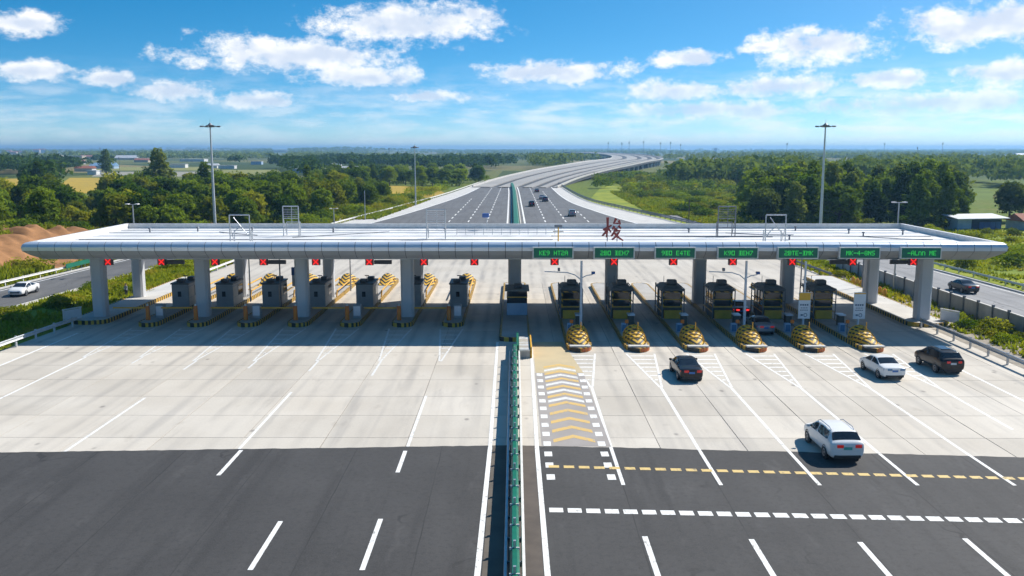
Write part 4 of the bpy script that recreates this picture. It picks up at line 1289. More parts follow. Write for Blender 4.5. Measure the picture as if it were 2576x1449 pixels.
def stroke(mb, pts, w0, w1, y0=-0.11, y1=0.11):
    """brush stroke as a thick tapering slab in the upright plane"""
    P = [Vector((p[0], 0, p[1])) for p in pts]; n = len(P); vs = []; fs = []
    for k, p in enumerate(P):
        d = (P[min(k + 1, n - 1)] - P[max(k - 1, 0)]).normalized()
        q = Vector((-d.z, 0, d.x)) * ((w0 + (w1 - w0) * k / (n - 1)) / 2)
        for yy in (y0, y1):
            vs += [(p.x + q.x, yy, p.z + q.z), (p.x - q.x, yy, p.z - q.z)]
    for k in range(n - 1):
        a = 4 * k; b = a + 4
        fs += [(a, a + 1, b + 1, b), (a + 2, b + 2, b + 3, a + 3), (a, b, b + 2, a + 2), (a + 1, a + 3, b + 3, b + 1)]
    fs += [(0, 2, 3, 1), (4 * n - 4, 4 * n - 3, 4 * n - 1, 4 * n - 2)]
    mb._add(vs, fs)
t = empty('roof_character', (10.0, 92.6, 8.55), 0, 'red calligraphic character standing on the canopy roof', 'sign letter')
strokes = [[(-0.95, 1.05), (-0.1, 1.55)], [(-0.52, 2.35), (-0.5, 1.4), (-0.6, 0.3)], [(-0.5, 1.35), (-0.75, 0.75), (-1.05, 0.45)], [(-0.45, 1.2), (-0.15, 0.85)],
           [(0.35, 2.25), (0.12, 1.75), (0.62, 1.72)], [(0.62, 2.05), (0.78, 1.62)], [(0.2, 1.45), (-0.02, 1.1)], [(0.6, 1.5), (0.85, 1.2)],
           [(0.35, 1.25), (0.15, 0.75), (-0.15, 0.4)], [(0.15, 0.95), (0.75, 1.0), (0.45, 0.45), (-0.05, 0.05)], [(0.2, 0.75), (0.6, 0.3), (1.1, -0.02)]]
for k, s in enumerate(strokes):
    mb = MB(); stroke(mb, [(p[0], p[1] + 0.25) for p in s], 0.26, 0.15, -0.11 - 0.004 * k, 0.11 + 0.004 * k)
    mb.build('stroke', M['red_enamel'], t)
for sx in (-0.5, 0.5):
    MB().tube((sx, 0.2, 0), (sx, 0.2, 1.6), 0.05).build('support_post', SD, t)
t = empty('roof_gilt_frame', (4.5, 93.5, 8.55), 0, 'small gilt stand on the roof beside the red character', 'scaffold')
MB().tube((0, 0, 0), (0, 0, 1.5), 0.07).build('post', M['yellow'], t)
MB().box(-0.55, 0.55, -0.05, 0.05, 1.0, 1.12).build('cross_bar', M['booth_beige'], t)
MB().box(-0.4, 0.4, -0.05, 0.05, 1.5, 1.75).build('cap', M['steel_dark'], t)
t = empty('roof_camera', (-3.3, 107.5, 8.53), 0, 'blue camera box on a thin post at the rear of the roof', 'camera')
MB().tube((0, 0, 0), (0, 0, 1.5), 0.05).build('post', SG, t)
MB().cbox((-0.15, 0, 1.75), (0.8, 0.5, 0.5)).build('box', M['sign_blue'], t, bevel=0.08)
# low mesh fence in the middle of the roof
t = empty('roof_mesh_fence', (-1.5, 101.5, 8.54), 0, 'low pale mesh fence in the middle of the roof', 'fence')
for q in range(12):
    MB().tube((-5 + q, 0, 0), (-5 + q, 0, 0.9), 0.03).build('post', SG, t)
for z in (0.3, 0.6, 0.9):
    MB().tube((-5, 0, z), (6, 0, z), 0.025).build('wire', SG, t)

# ------------------------------------------------------------------ median barrier with green boards
t = empty('median_barrier', (0, 22, 0), 0, 'green anti-glare barrier with steel rails running down the centre of the approach', 'barrier')
pan = MB()
prof = [(-0.20, 0.55), (-0.205, 0.9), (-0.19, 1.16), (-0.10, 1.27), (0.10, 1.27), (0.19, 1.16), (0.205, 0.9), (0.20, 0.55)]
pan.sweep(prof, [(0, 0.03), (0, 2.37)], closed=True)
pan_me = pan.mesh('green_board'); pan_me.materials.append(M['green_panel'])
cap_me = MB().box(-0.215, 0.215, -0.022, 0.022, 1.18, 1.295).mesh('joint_cap'); cap_me.materials.append(M['white_cap'])
post_me = MB().box(-0.06, 0.06, -0.06, 0.06, -0.02, 1.60).mesh('post'); post_me.materials.append(M['steel'])
spc_me = MB().box(-0.33, -0.21, -0.07, 0.07, 0.44, 0.66).mesh('outrigger'); spc_me.materials.append(M['steel_dark'])
spc2_me = MB().box(0.21, 0.32, -0.07, 0.07, 0.44, 0.66).mesh('outrigger'); spc2_me.materials.append(M['steel_dark'])
yy = 0.0
while 22 + yy < 77:
    link_mesh('green_board', pan_me, None, t, (random.uniform(-0.012, 0.012), yy, random.uniform(-0.012, 0.012)), random.uniform(-0.004, 0.004))
    link_mesh('joint_cap', cap_me, None, t, (0, yy, 0))
    link_mesh('post', post_me, None, t, (0.0, yy + 0.012, 0))
    link_mesh('outrigger', spc_me, None, t, (0, yy, 0)); link_mesh('outrigger', spc2_me, None, t, (0, yy, 0))
    yy += 2.4
W_BEAM = [(0.0, 0.40), (0.06, 0.44), (0.0, 0.52), (0.0, 0.58), (0.06, 0.66), (0.0, 0.70), (-0.03, 0.70), (0.03, 0.66), (-0.03, 0.58), (-0.03, 0.52), (0.03, 0.44), (-0.03, 0.40)]
for s, m_ in ((-1, M['steel']), (1, M['white_cap'])):
    MB().sweep([(s * 0.30, 0.36), (s * 0.34, 0.44), (s * 0.30, 0.55), (s * 0.34, 0.64), (s * 0.33, 0.74), (s * 0.44, 0.74), (s * 0.46, 0.64), (s * 0.41, 0.55), (s * 0.46, 0.44), (s * 0.42, 0.36)][::-s], [(0, 0, 0), (0, 55, 0)], closed=True).build('rail', m_, t)

def guardrail(name, pts, label, mat, step=4.0, z0=0.0, side=1, double=False, cat='guardrail', big=1.0):
    c = [Vector((p[0], p[1], 0)) for p in pts]
    t = empty(name, (c[0].x, c[0].y, z0), 0, label, cat)
    rel = [(p.x - c[0].x, p.y - c[0].y, 0) for p in c]
    MB().sweep([(side * (0.12 + o * big), (z + 0.06) * big) for o, z in W_BEAM][::side], rel, closed=True).build('rail', mat, t)
    if double:
        MB().sweep([(side * (0.12 + o), z + 0.46) for o, z in W_BEAM][::side], rel, closed=True).build('rail', mat, t)
    pme = MB().box(-0.075, 0.075, -0.075, 0.075, -0.15, 0.80 * big + (0.4 if double else 0)).mesh('post'); pme.materials.append(mat)
    acc = 0.0
    for a, b in zip(rel[:-1], rel[1:]):
        L = math.dist(a, b); s = (step - acc) if acc else 0.0
        while s < L:
            f = s / L
            link_mesh('post', pme, None, t, (a[0] + (b[0] - a[0]) * f, a[1] + (b[1] - a[1]) * f, 0), math.atan2(b[1] - a[1], b[0] - a[0]))
            s += step
        acc = (acc + L) % step
    return t
guardrail('guardrail', [(-46.3, 40), (-46.2, 70), (-46.0, 80), (-45.6, 88), (-45.3, 91.8)], 'steel guardrail along the left edge of the toll plaza before the canopy', M['rail_pale'], 3.2, big=1.3)
guardrail('guardrail', [(41.5, 91.0), (41.75, 86), (41.7, 70), (41.6, 45)], 'steel guardrail along the right edge of the toll plaza before the canopy', M['steel'], 3.2, big=1.3)
guardrail('guardrail', [(-44.9, 127), (-44.5, 150), (-44.2, 176), (-43.2, 200)], 'pale guardrail along the left edge of the plaza behind the canopy', M['white_cap'], 4.0)
guardrail('guardrail', [(44.8, 200), (44.4, 176), (44.3, 150), (44.9, 127)], 'dark guardrail along the right edge of the plaza behind the canopy', M['steel_dark'], 4.0)
guardrail('guardrail', [tuple(p[:2]) for p in offset_line(rl_L, -1.3)[4:30]], 'pale guardrail on the far side of the left side road', M['white_cap'], 4.0)
guardrail('guardrail', [tuple(p[:2]) for p in offset_line(rr_R, 2.0)[2:30]][::-1], 'steel guardrail on the far side of the right side road', M['steel'], 4.0)
guardrail('guardrail', [tuple(p[:2]) for p in ml_out_R[8:46]][::-1], 'steel parapet rail in a painted shade tone along the right shoulder of the highway', M['steel_dark'], 4.0, double=True)  # the shade on this rail is put into its dark colour
guardrail('guardrail', [tuple(p[:2]) for p in ml_out_L[14:46]], 'pale guardrail along the left shoulder of the highway', M['white_cap'], 4.0)
# green hoarding clipped on the left rail
t = empty('green_hoarding', (-66.5, 138.0, 0), R(-3), 'short green board fixed along the left side road guardrail', 'board')
MB().box(-0.04, 0.04, -4.5, 4.5, 0.5, 1.15).build('board', M['green_panel'], t)
for y in (-4, 0, 4): MB().box(-0.05, 0.05, y - 0.05, y + 0.05, -0.1, 1.1).build('post', SD, t, (-0.1, 0, 0))

# far median barrier on the highway
t = empty('highway_median_barrier', (0, 176, 0), 0, 'green barrier on the highway median beyond the canopy', 'barrier')
rel = [(p[0], p[1] - 176, 0) for p in med_c]
MB().sweep([(-0.75, 0.0), (-0.7, 0.9), (-0.5, 1.1), (0.5, 1.1), (0.7, 0.9), (0.75, 0.0)], rel, closed=True).build('green_board', M['green_far'], t)
for s in (-1, 1):
    MB().sweep([(s * 1.22, 0.0), (s * 1.22, 0.22), (s * 1.0, 0.22), (s * 1.0, 0.0)][::-s], rel, closed=True).build('kerb', M['concrete_pale'], t)

# boundary wall on the right
t = empty('boundary_wall', (50.2, 60, 0), 0, 'grey concrete panel wall with dark posts between the plaza verge and the right side road', 'wall')
pl = MB().box(-0.09, 0.09, 0.02, 2.98, -0.1, 1.72).mesh('wall_panel'); pl.materials.append(M['wall_concrete'])
cpm = MB().box(-0.14, 0.14, 0.0, 3.0, 1.723, 1.83).mesh('coping'); cpm.materials.append(M['concrete_pale'])
pom = MB().box(-0.13, 0.13, -0.11, 0.11, -0.1, 2.05).mesh('post'); pom.materials.append(M['steel_dark'])
for k in range(26):
    x = -0.012 * 3 * k
    link_mesh('wall_panel', pl, None, t, (x, 3 * k, 0)); link_mesh('coping', cpm, None, t, (x, 3 * k, 0))
    if k % 1 == 0: link_mesh('post', pom, None, t, (x - 0.05, 3 * k, 0.0))
# small white railings at the ends of the walkways
for x, y, rz, label in ((-46.3, 93.2, R(62), 'pale railing panel beside the foot of the leftmost column'), (45.0, 92.4, R(118), 'white screen panel beside the foot of the rightmost column')):
    t = empty('railing_panel', (x, y, 0.0), rz, label, 'railing')
    for s in (-1.0, 1.0): MB().box(s - 0.06, s + 0.06, -0.06, 0.06, -0.1, 1.5).build('post', M['white_cap'], t)
    MB().box(-1.1, 1.1, -0.07, 0.07, 1.503, 1.62).build('top_rail', M['white_cap'], t)
    MB().box(-0.92, 0.92, -0.03, 0.03, 0.35, 1.45).build('screen', M['sign_white'], t)
# string of orange drums behind the right walkway
drum = MB().tube((0, 0, -0.1), (0, 0, 0.55), 0.34, 0.30, 10).tube((0, 0, 0.55), (0, 0, 0.95), 0.30, 0.22, 10).mesh('drum_body'); drum.materials.append(M['yellow'])
cap = MB().tube((0, 0, 0.951), (0, 0, 1.05), 0.15, 0.10, 10).mesh('cap'); cap.materials.append(M['orange'])
for k in range(8):
    t = empty('traffic_drum', (45.6 + 0.0 * k, 121 - 1.5 * k, 0), 0, f'yellow traffic drum by the right walkway, {ORD[k]} from the far end of the row', 'traffic drum', 'yellow traffic drums by the walkway')
    link_mesh('body', drum, None, t); link_mesh('cap', cap, None, t)

# ------------------------------------------------------------------ viaduct
def build_viaduct():
    Rt = curve([(20, 430, -0.2), (36, 510, 1.6), (59, 600, 3.5), (88, 710, 4.9), (122, 850, 6.0), (178, 1100, 6.9), (216, 1500, 8.4), (226, 2000, 9.4), (200, 2600, 10.4)], 8)
    wid = [41, 44, 48, 52, 57, 62, 64, 64, 64]
    ctl = [(20, 430, -0.2), (36, 510, 1.6), (59, 600, 3.5), (88, 710, 4.9), (122, 850, 6.0), (178, 1100, 6.9), (216, 1500, 8.4), (226, 2000, 9.4), (200, 2600, 10.4)]
    lft = []
    for q, (px_, py_, pz_) in enumerate(ctl):
        a_ = Vector(ctl[max(q - 1, 0)]); b_ = Vector(ctl[min(q + 1, len(ctl) - 1)]); d_ = b_ - a_; d_.z = 0; d_.normalize()
        lft.append((px_ - d_.y * wid[q], py_ + d_.x * wid[q], pz_))
    Lf = curve(lft, 8)
    t = empty('viaduct', (20, 440, 0), 0, 'pale concrete viaduct sweeping right and back towards the horizon on short piers', 'viaduct')
    off = Vector((-20, -440, 0))
    lerp = lambda f: [a.lerp(b, f) + off for a, b in zip(Lf, Rt)]
    # girder box
    mb = MB(); L, Rr = lerp(0.0), lerp(1.0); vs = []; fs = []
    for a, b in zip(L, Rr):
        d = (b - a).normalized()
        vs += [a, b, b + Vector((0, 0, -1.2)), b - d * 3.0 + Vector((0, 0, -2.6)), a + d * 3.0 + Vector((0, 0, -2.6)), a + Vector((0, 0, -1.2))]
    for k in range(len(L) - 1):
        for i in range(6):
            j = (i + 1) % 6
            fs.append((k * 6 + i, k * 6 + j, k * 6 + 6 + j, k * 6 + 6 + i))
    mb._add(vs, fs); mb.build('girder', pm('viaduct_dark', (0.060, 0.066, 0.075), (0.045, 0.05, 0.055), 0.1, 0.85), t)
    for a, b in ((0.0, 0.21), (0.30, 0.505), (0.595, 0.705), (0.79, 0.87), (0.945, 1.0)):
        A, B = lerp(a), lerp(b); vs = []; fs = []
        for p, q in zip(A, B):
            vs += [p + Vector((0, 0, 0.05)), p + Vector((0, 0, 0.5)), q + Vector((0, 0, 0.5)), q + Vector((0, 0, 0.05))]
        for k in range(len(A) - 1):
            for i in range(3):
                fs.append((k * 4 + i, k * 4 + i + 1, k * 4 + 5 + i, k * 4 + 4 + i))
        mb = MB()._add(vs, fs); mb.build('carriageway', pm('viaduct_deck', (0.33, 0.318, 0.298), (0.27, 0.26, 0.245), 0.02, 0.85, world=True), t)
    # edge parapets
    for f, s in ((1.0, 1), (0.0, -1)):
        P = lerp(f)
        MB().sweep([(-0.25, 0.4), (-0.25, 1.3), (0.25, 1.3), (0.25, 0.4)], P, closed=True).build('parapet', M['concrete_pale'], t)
    acc = 0
    for k in range(1, len(Rt) - 1):
        acc += (Rt[k] - Rt[k - 1]).length
        if acc > 26 and Rt[k].z > 2.6:
            acc = 0
            for f in (0.06, 0.5, 0.94):
                p = Lf[k].lerp(Rt[k], f) + off
                MB().tube((p.x, p.y, -1.0), (p.x, p.y, p.z - 2.5), 1.1, 1.1, 10).build('pier', M['concrete_pale'], t)
build_viaduct()

# ------------------------------------------------------------------ masts and lamps
def high_mast(x, y, h, label, r0=0.34, head=1.75, group='high lighting masts'):
    t = empty('high_mast_lamp', (x, y, -0.1), 0, label, 'lamp mast', group)
    MB().tube((0, 0, 0), (0, 0, h), r0, r0 * 0.42, 12).build('mast', M['mast'], t)
    MB().tube((0, 0, h - 0.1), (0, 0, h + 0.35), 0.55, 0.75, 14).build('crown_ring', M['steel_dark'], t)
    MB().tube((0, 0, h + 0.36), (0, 0, h + 0.75), 0.5, 0.12, 12).build('crown_cap', M['steel_dark'], t)
    MB().tube((0, 0, h + 0.7), (0, 0, h + 1.7), 0.035, 0.01, 6).build('lightning_rod', M['steel_dark'], t)
    for k in range(8):
        a = 2 * math.pi * k / 8
        c, s = math.cos(a), math.sin(a)
        MB().tube((0.5 * c, 0.5 * s, h + 0.05), (head * c, head * s, h + 0.12), 0.06, 0.05, 6).build('arm', M['steel_dark'], t)
        MB().cbox((0, 0, 0), (0.62, 0.42, 0.26)).build('floodlight', M['steel_dark'], t, (head * c, head * s, h + 0.08), a, 0.05)
high_mast(-61.3, 185, 22.6, 'tall grey lighting mast with a ring of floodlights, left of the road')
high_mast(62.4, 185, 22.6, 'tall grey lighting mast with a ring of floodlights, right of the road')
high_mast(-32.2, 295, 18.6, 'lighting mast beside the highway curve beyond the canopy', 0.26, 1.0)
def street_lamp(x, y, h, label, mat=None, z=0.0, arms=True):
    t = empty('street_lamp', (x, y, z - 0.1), 0, label, 'street lamp', 'small street lamps')
    MB().tube((0, 0, 0), (0, 0, h), 0.13, 0.09, 8).build('pole', mat or M['steel'], t)
    if arms:
        MB().tube((-0.7, 0, h), (0.7, 0, h), 0.05).build('arm', mat or M['steel'], t)
        for s in (-1, 1): MB().cbox((s * 0.7, -0.1, h + 0.05), (0.45, 0.75, 0.14)).build('lamp_head', M['white_cap'], t, bevel=0.03)
street_lamp(-55.6, 132, 10.2, 'twin-headed lamp standing by the left side road behind the canopy corner')
street_lamp(-39.9, 200, 5.2, 'short lamp on the left highway shoulder nearest the canopy')
street_lamp(-38.8, 235, 7.6, 'grey pole on the left highway shoulder below the yellow slope', M['steel'], 0, False)
street_lamp(43.2, 225, 5.9, 'brown pole on the right highway shoulder before the meadow', M['bark'], 0, False)
street_lamp(49.0, 116, 11.4, 'twin-headed lamp by the boundary wall behind the right canopy corner')
def far_mast(px, top, base, Y, label):
    p = at(px, 376 + 18 * 2280 / Y)
    x = (px - 1295) / 2280 * Y
    h = 18 + (376 - top) / 2280 * Y
    z = float(terr(x, Y)) - 0.2
    t = empty('distant_mast', (x, Y, z), 0, label, 'mast', 'masts on the horizon')
    MB().tube((0, 0, 0), (0, 0, h - z), Y * 0.00020, Y * 0.00014, 6).build('mast', M['steel_dark'], t)
    MB().tube((0, 0, h - z - Y * 0.0022), (0, 0, h - z), Y * 0.0006, Y * 0.0005, 8).build('head', M['steel_dark'], t)
for px, top, Y, lab in ((1527, 358, 2700, 'thin mast on the skyline above the viaduct bend, first from the left'), (1561, 359, 2600, 'thin mast on the skyline above the viaduct bend, second from the left'),
                        (1579, 357, 2600, 'thin mast on the skyline above the viaduct bend, third from the left'), (1615, 355, 2500, 'tallest thin mast on the skyline above the viaduct bend'),
                        (1657, 358, 2500, 'thin mast on the skyline just right of the viaduct bend'), (1682, 357, 2500, 'thin mast on the skyline right of the viaduct bend, next to last'),
                        (1707, 362, 2500, 'short thin mast on the skyline right of the viaduct bend'), (1971, 360, 1500, 'dark mast on the plain left of the right lighting mast'),
                        (2213, 360, 2600, 'faint thin mast on the skyline above the dark right trees'), (2295, 370, 1300, 'short mast with a red head on the plain at right'),
                        (2357, 359, 1100, 'tall pale mast on the plain at far right'), (262, 371, 2600, 'lone thin mast on the left skyline'), (982, 372, 1200, 'thin mast among the woods left of the highway'), (308, 395, 560, 'dark pole in the pale fields at left')):
    far_mast(px, top, None, Y, lab)

# ------------------------------------------------------------------ buildings
def house(name, x, y, w, d, h, wall, roof, label, kind='gable', cat='building', rz=0.0, group=None, wins=0):
    z = float(terr(x, y)) - 0.3
    t = empty(name, (x, y, z), rz, label, cat, group)
    MB().box(-w / 2, w / 2, -d / 2, d / 2, 0, h).build('wall', wall, t)
    if kind == 'gable':
        rh = min(w, d) * 0.24; e = 0.5
        v = [(-w / 2 - e, -d / 2 - e, h), (w / 2 + e, -d / 2 - e, h), (w / 2 + e, d / 2 + e, h), (-w / 2 - e, d / 2 + e, h), (-w / 2 - e, 0, h + rh), (w / 2 + e, 0, h + rh)]
        MB()._add(v, [(0, 1, 5, 4), (2, 3, 4, 5), (0, 4, 3), (1, 2, 5), (3, 2, 1, 0)]).build('roof', roof, t, (0, 0, 0.01))
    else:
        MB().box(-w / 2 - 0.3, w / 2 + 0.3, -d / 2 - 0.3, d / 2 + 0.3, h + 0.01, h + 0.5).build('roof', roof, t)
    for k in range(wins):
        xx = -w / 2 + (k + 0.5) * w / wins
        MB().box(xx - w / wins * 0.28, xx + w / wins * 0.28, -d / 2 - 0.06, -d / 2 - 0.01, h * 0.45, h * 0.8).build('window', M['glass'], t)
    return t
WW, WB, RG, RR, RB, RT = M['wall_white'], M['wall_beige'], M['roof_grey'], M['roof_tile_red'], M['roof_blue'], M['roof_tile_red']
far_list = [  # px, base py, width px, wall height px, wall, roof, kind, label
    (10, 388, 20, 5, WW, RG, 'flat', 'small white house at the far left edge of the plain'),
    (34, 387, 15, 5, WW, RR, 'gable', 'white house with red roof, second from the left edge of the plain'),
    (46, 390, 17, 6, WB, RR, 'gable', 'orange-roofed house on the left plain'),
    (64, 388, 12, 5, WB, RR, 'gable', 'small beige house beside the orange-roofed one on the left plain'),
    (104, 386, 16, 7, WB, RR, 'gable', 'red-roofed house on the rise at left'), (118, 385, 16, 8, WW, RR, 'gable', 'tallest red-roofed house on the rise at left'),
    (160, 396, 16, 6, WW, RG, 'flat', 'white cube house left of the big beige hall'), (198, 402, 46, 11, WB, RG, 'flat', 'big beige hall on the left plain'),
    (230, 401, 30, 9, WB, RR, 'gable', 'red-roofed annex right of the big beige hall'), (212, 412, 16, 7, WW, M['roof_tile_red'], 'gable', 'white house below the big beige hall'),
    (112, 431, 34, 10, WW, RG, 'gable', 'white shed among the trees at left'), (222, 430, 44, 7, WW, RR, 'gable', 'long pink-roofed shed behind the left trees'),
    (270, 423, 60, 6, M['wall_pale_blue'], RB, 'gable', 'long blue-roofed shed on the left plain'), (244, 438, 22, 6, WW, RG, 'flat', 'low white store at the field edge, left'),
    (495, 405, 60, 6, WW, RG, 'flat', 'long white warehouse right of the tall left tree'), (330, 400, 54, 5, WB, RG, 'gable', 'long beige shed on the middle left plain'),
    (366, 407, 34, 6, WB, RR, 'gable', 'beige shed with red roof left of the tall tree'), (455, 421, 42, 9, WW, RG, 'flat', 'bright white warehouse just right of the tall left tree'),
    (540, 422, 30, 6, WW, RG, 'gable', 'white shed left of the left lighting mast foot'), (578, 423, 40, 6, WW, RG, 'flat', 'white row building right of the left lighting mast'),
    (652, 413, 26, 8, M['wall_pale_blue'], RG, 'flat', 'pale blue works building on the middle plain'), (712, 383, 36, 3, WB, RG, 'flat', 'far beige building on the blue hills'),
    (822, 395, 14, 5, WW, RR, 'gable', 'small white farmhouse in the woods left of the highway'), (848, 423, 26, 5, WB, RG, 'gable', 'beige barn in the woods left of the highway'),
    (752, 433, 38, 7, M['wall_pale_blue'], RG, 'flat', 'grey shed behind the dark trees, left of the highway'), (822, 432, 66, 7, WW, RG, 'flat', 'long pale warehouse behind the dark trees, left of the highway'),
    (885, 431, 40, 6, WW, RG, 'gable', 'white gabled shed behind the dark trees, left of the highway'),
    (1897, 418, 60, 6, M['wall_pale_blue'], RB, 'gable', 'long pale blue shed in the woods left of the right lighting mast'), (2335, 400, 60, 6, M['wall_pale_blue'], RG, 'flat', 'pale blue works building on the right plain'),
    (2452, 396, 80, 5, WW, RG, 'flat', 'long white greenhouse on the right plain'), (2532, 395, 50, 5, WW, RG, 'flat', 'white greenhouse near the right edge of the plain'),
    (2560, 394, 40, 5, WW, RG, 'gable', 'last white shed at the right edge of the plain'), (2205, 426, 70, 7, WW, RG, 'gable', 'long white roofed barn behind the dark right trees'),
    (2500, 416, 20, 5, WB, RR, 'gable', 'small orange-roofed house on the right plain'), (2545, 412, 24, 5, WW, RG, 'gable', 'small white house right of the orange-roofed one'),
    (1794, 376, 7, 14, M['wall_pale_blue'], RG, 'flat', 'lone tower block on the right skyline')]
for px, py, wp, hp, wall, roof, kind, label in far_list:
    Y = 18 * 2280 / max(py - 376, 9) if py > 380 else 4200
    Y = min(Y, 4200)
    x = (px - 1295) / 2280 * Y
    w = wp / 2280 * Y; h = max(3.0, hp / 2280 * Y)
    house('far_building', x, Y, w, max(8, min(w * 0.5, 40)), h, wall, roof, label, kind)
# the two sheds near the right edge
t = empty('blue_shed', (107.0, 207, -0.55), R(6), 'low shed with a pale roof and deep blue doors beside the right meadow', 'shed')
MB().box(-7.5, -4.2, -2, 3, 0, 3.0).build('wall', M['wall_pale_blue'], t)
MB().box(-4.1, 3.4, -1.4, 3, 0, 2.9).build('rear_wall', pm('deep_blue_wall', (0.02, 0.05, 0.13), None, 1.0, 0.7), t)
for k in range(4):
    MB().box(-2.0 + k * 1.3, -0.78 + k * 1.3, -1.55, -1.41, 0.05, 2.3).build('door', M['wall_blue'], t)
MB()._add([(-8.2, -3.2, 3.05), (4.2, -3.2, 3.15), (4.2, 3.6, 3.75), (-8.2, 3.6, 3.65), (-8.2, -3.2, 3.2), (4.2, -3.2, 3.3), (4.2, 3.6, 3.9), (-8.2, 3.6, 3.8)], [(3, 2, 1, 0), (4, 5, 6, 7), (0, 1, 5, 4), (1, 2, 6, 5), (2, 3, 7, 6), (3, 0, 4, 7)]).build('roof', M['roof_grey'], t)
house('red_roofed_hut', 119.5, 208, 10, 7, 2.3, M['wall_pale_blue'], M['roof_tile_red'], 'pale blue hut with a red tiled roof at the right edge', 'gable', 'hut', R(6), None, 2)

# ------------------------------------------------------------------ cars
def paint(name, c, metal=0.0, rough=0.28):
    return pm(name, c, tuple(x * 0.94 for x in c), 1.0, rough, metal, coat=0.25, spec=0.28)
PAINT = {'white': paint('car_white', (0.74, 0.74, 0.73)), 'black': paint('car_black', (0.012, 0.013, 0.016)), 'maroon': paint('car_maroon', (0.075, 0.012, 0.014)),
         'silver': paint('car_silver', (0.30, 0.32, 0.35), 0.4), 'navy': paint('car_navy', (0.02, 0.035, 0.07)), 'bronze': paint('car_bronze', (0.055, 0.058, 0.056), 0.3)}
# stations from the tail: y, half width, bottom, shoulder, top, half width at top
CAR = {
 'sedan': dict(L=4.80, st=[(0.0, .78, .36, .88, .93, .70), (.10, .88, .26, .99, 1.05, .80), (.50, .92, .22, 1.01, 1.10, .80), (1.02, .93, .22, 1.01, 1.12, .80), (1.78, .93, .22, 1.02, 1.45, .68), (2.30, .93, .22, 1.01, 1.50, .69), (2.95, .93, .22, .99, 1.44, .68), (3.75, .93, .22, .96, 1.04, .80), (4.30, .91, .23, .86, .95, .76), (4.68, .84, .26, .70, .80, .66), (4.80, .74, .34, .58, .62, .56)],
               glass=dict(rear_window=(3, 4), windshield=(6, 7), side=((3, 5), (5, 7))), wb=(.98, 3.76)),
 'wagon': dict(L=4.80, st=[(0.0, .80, .38, .92, .97, .72), (.08, .89, .26, 1.03, 1.10, .82), (.22, .92, .22, 1.05, 1.17, .81), (.66, .93, .22, 1.06, 1.52, .70), (1.50, .93, .22, 1.05, 1.57, .71), (2.30, .93, .22, 1.03, 1.56, .70), (2.95, .93, .22, 1.00, 1.48, .69), (3.75, .93, .22, .97, 1.06, .80), (4.30, .91, .23, .88, .97, .76), (4.68, .84, .26, .72, .82, .66), (4.80, .74, .34, .60, .64, .56)],
               glass=dict(rear_window=(2, 3), windshield=(6, 7), side=((3, 5), (5, 7))), wb=(.96, 3.76)),
 'suv': dict(L=4.85, st=[(0.0, .84, .44, 1.02, 1.08, .76), (.08, .93, .32, 1.14, 1.22, .84), (.20, .96, .28, 1.16, 1.30, .83), (.60, .97, .28, 1.17, 1.70, .73), (1.55, .97, .28, 1.16, 1.76, .74), (2.35, .97, .28, 1.14, 1.75, .73), (3.02, .97, .28, 1.12, 1.66, .72), (3.76, .97, .28, 1.10, 1.22, .83), (4.32, .95, .30, 1.02, 1.12, .80), (4.72, .87, .34, .86, .97, .70), (4.85, .78, .42, .68, .72, .6)],
             glass=dict(rear_window=(2, 3), windshield=(6, 7), side=((3, 5), (5, 7))), wb=(1.0, 3.78))}
BODY_CACHE = {}
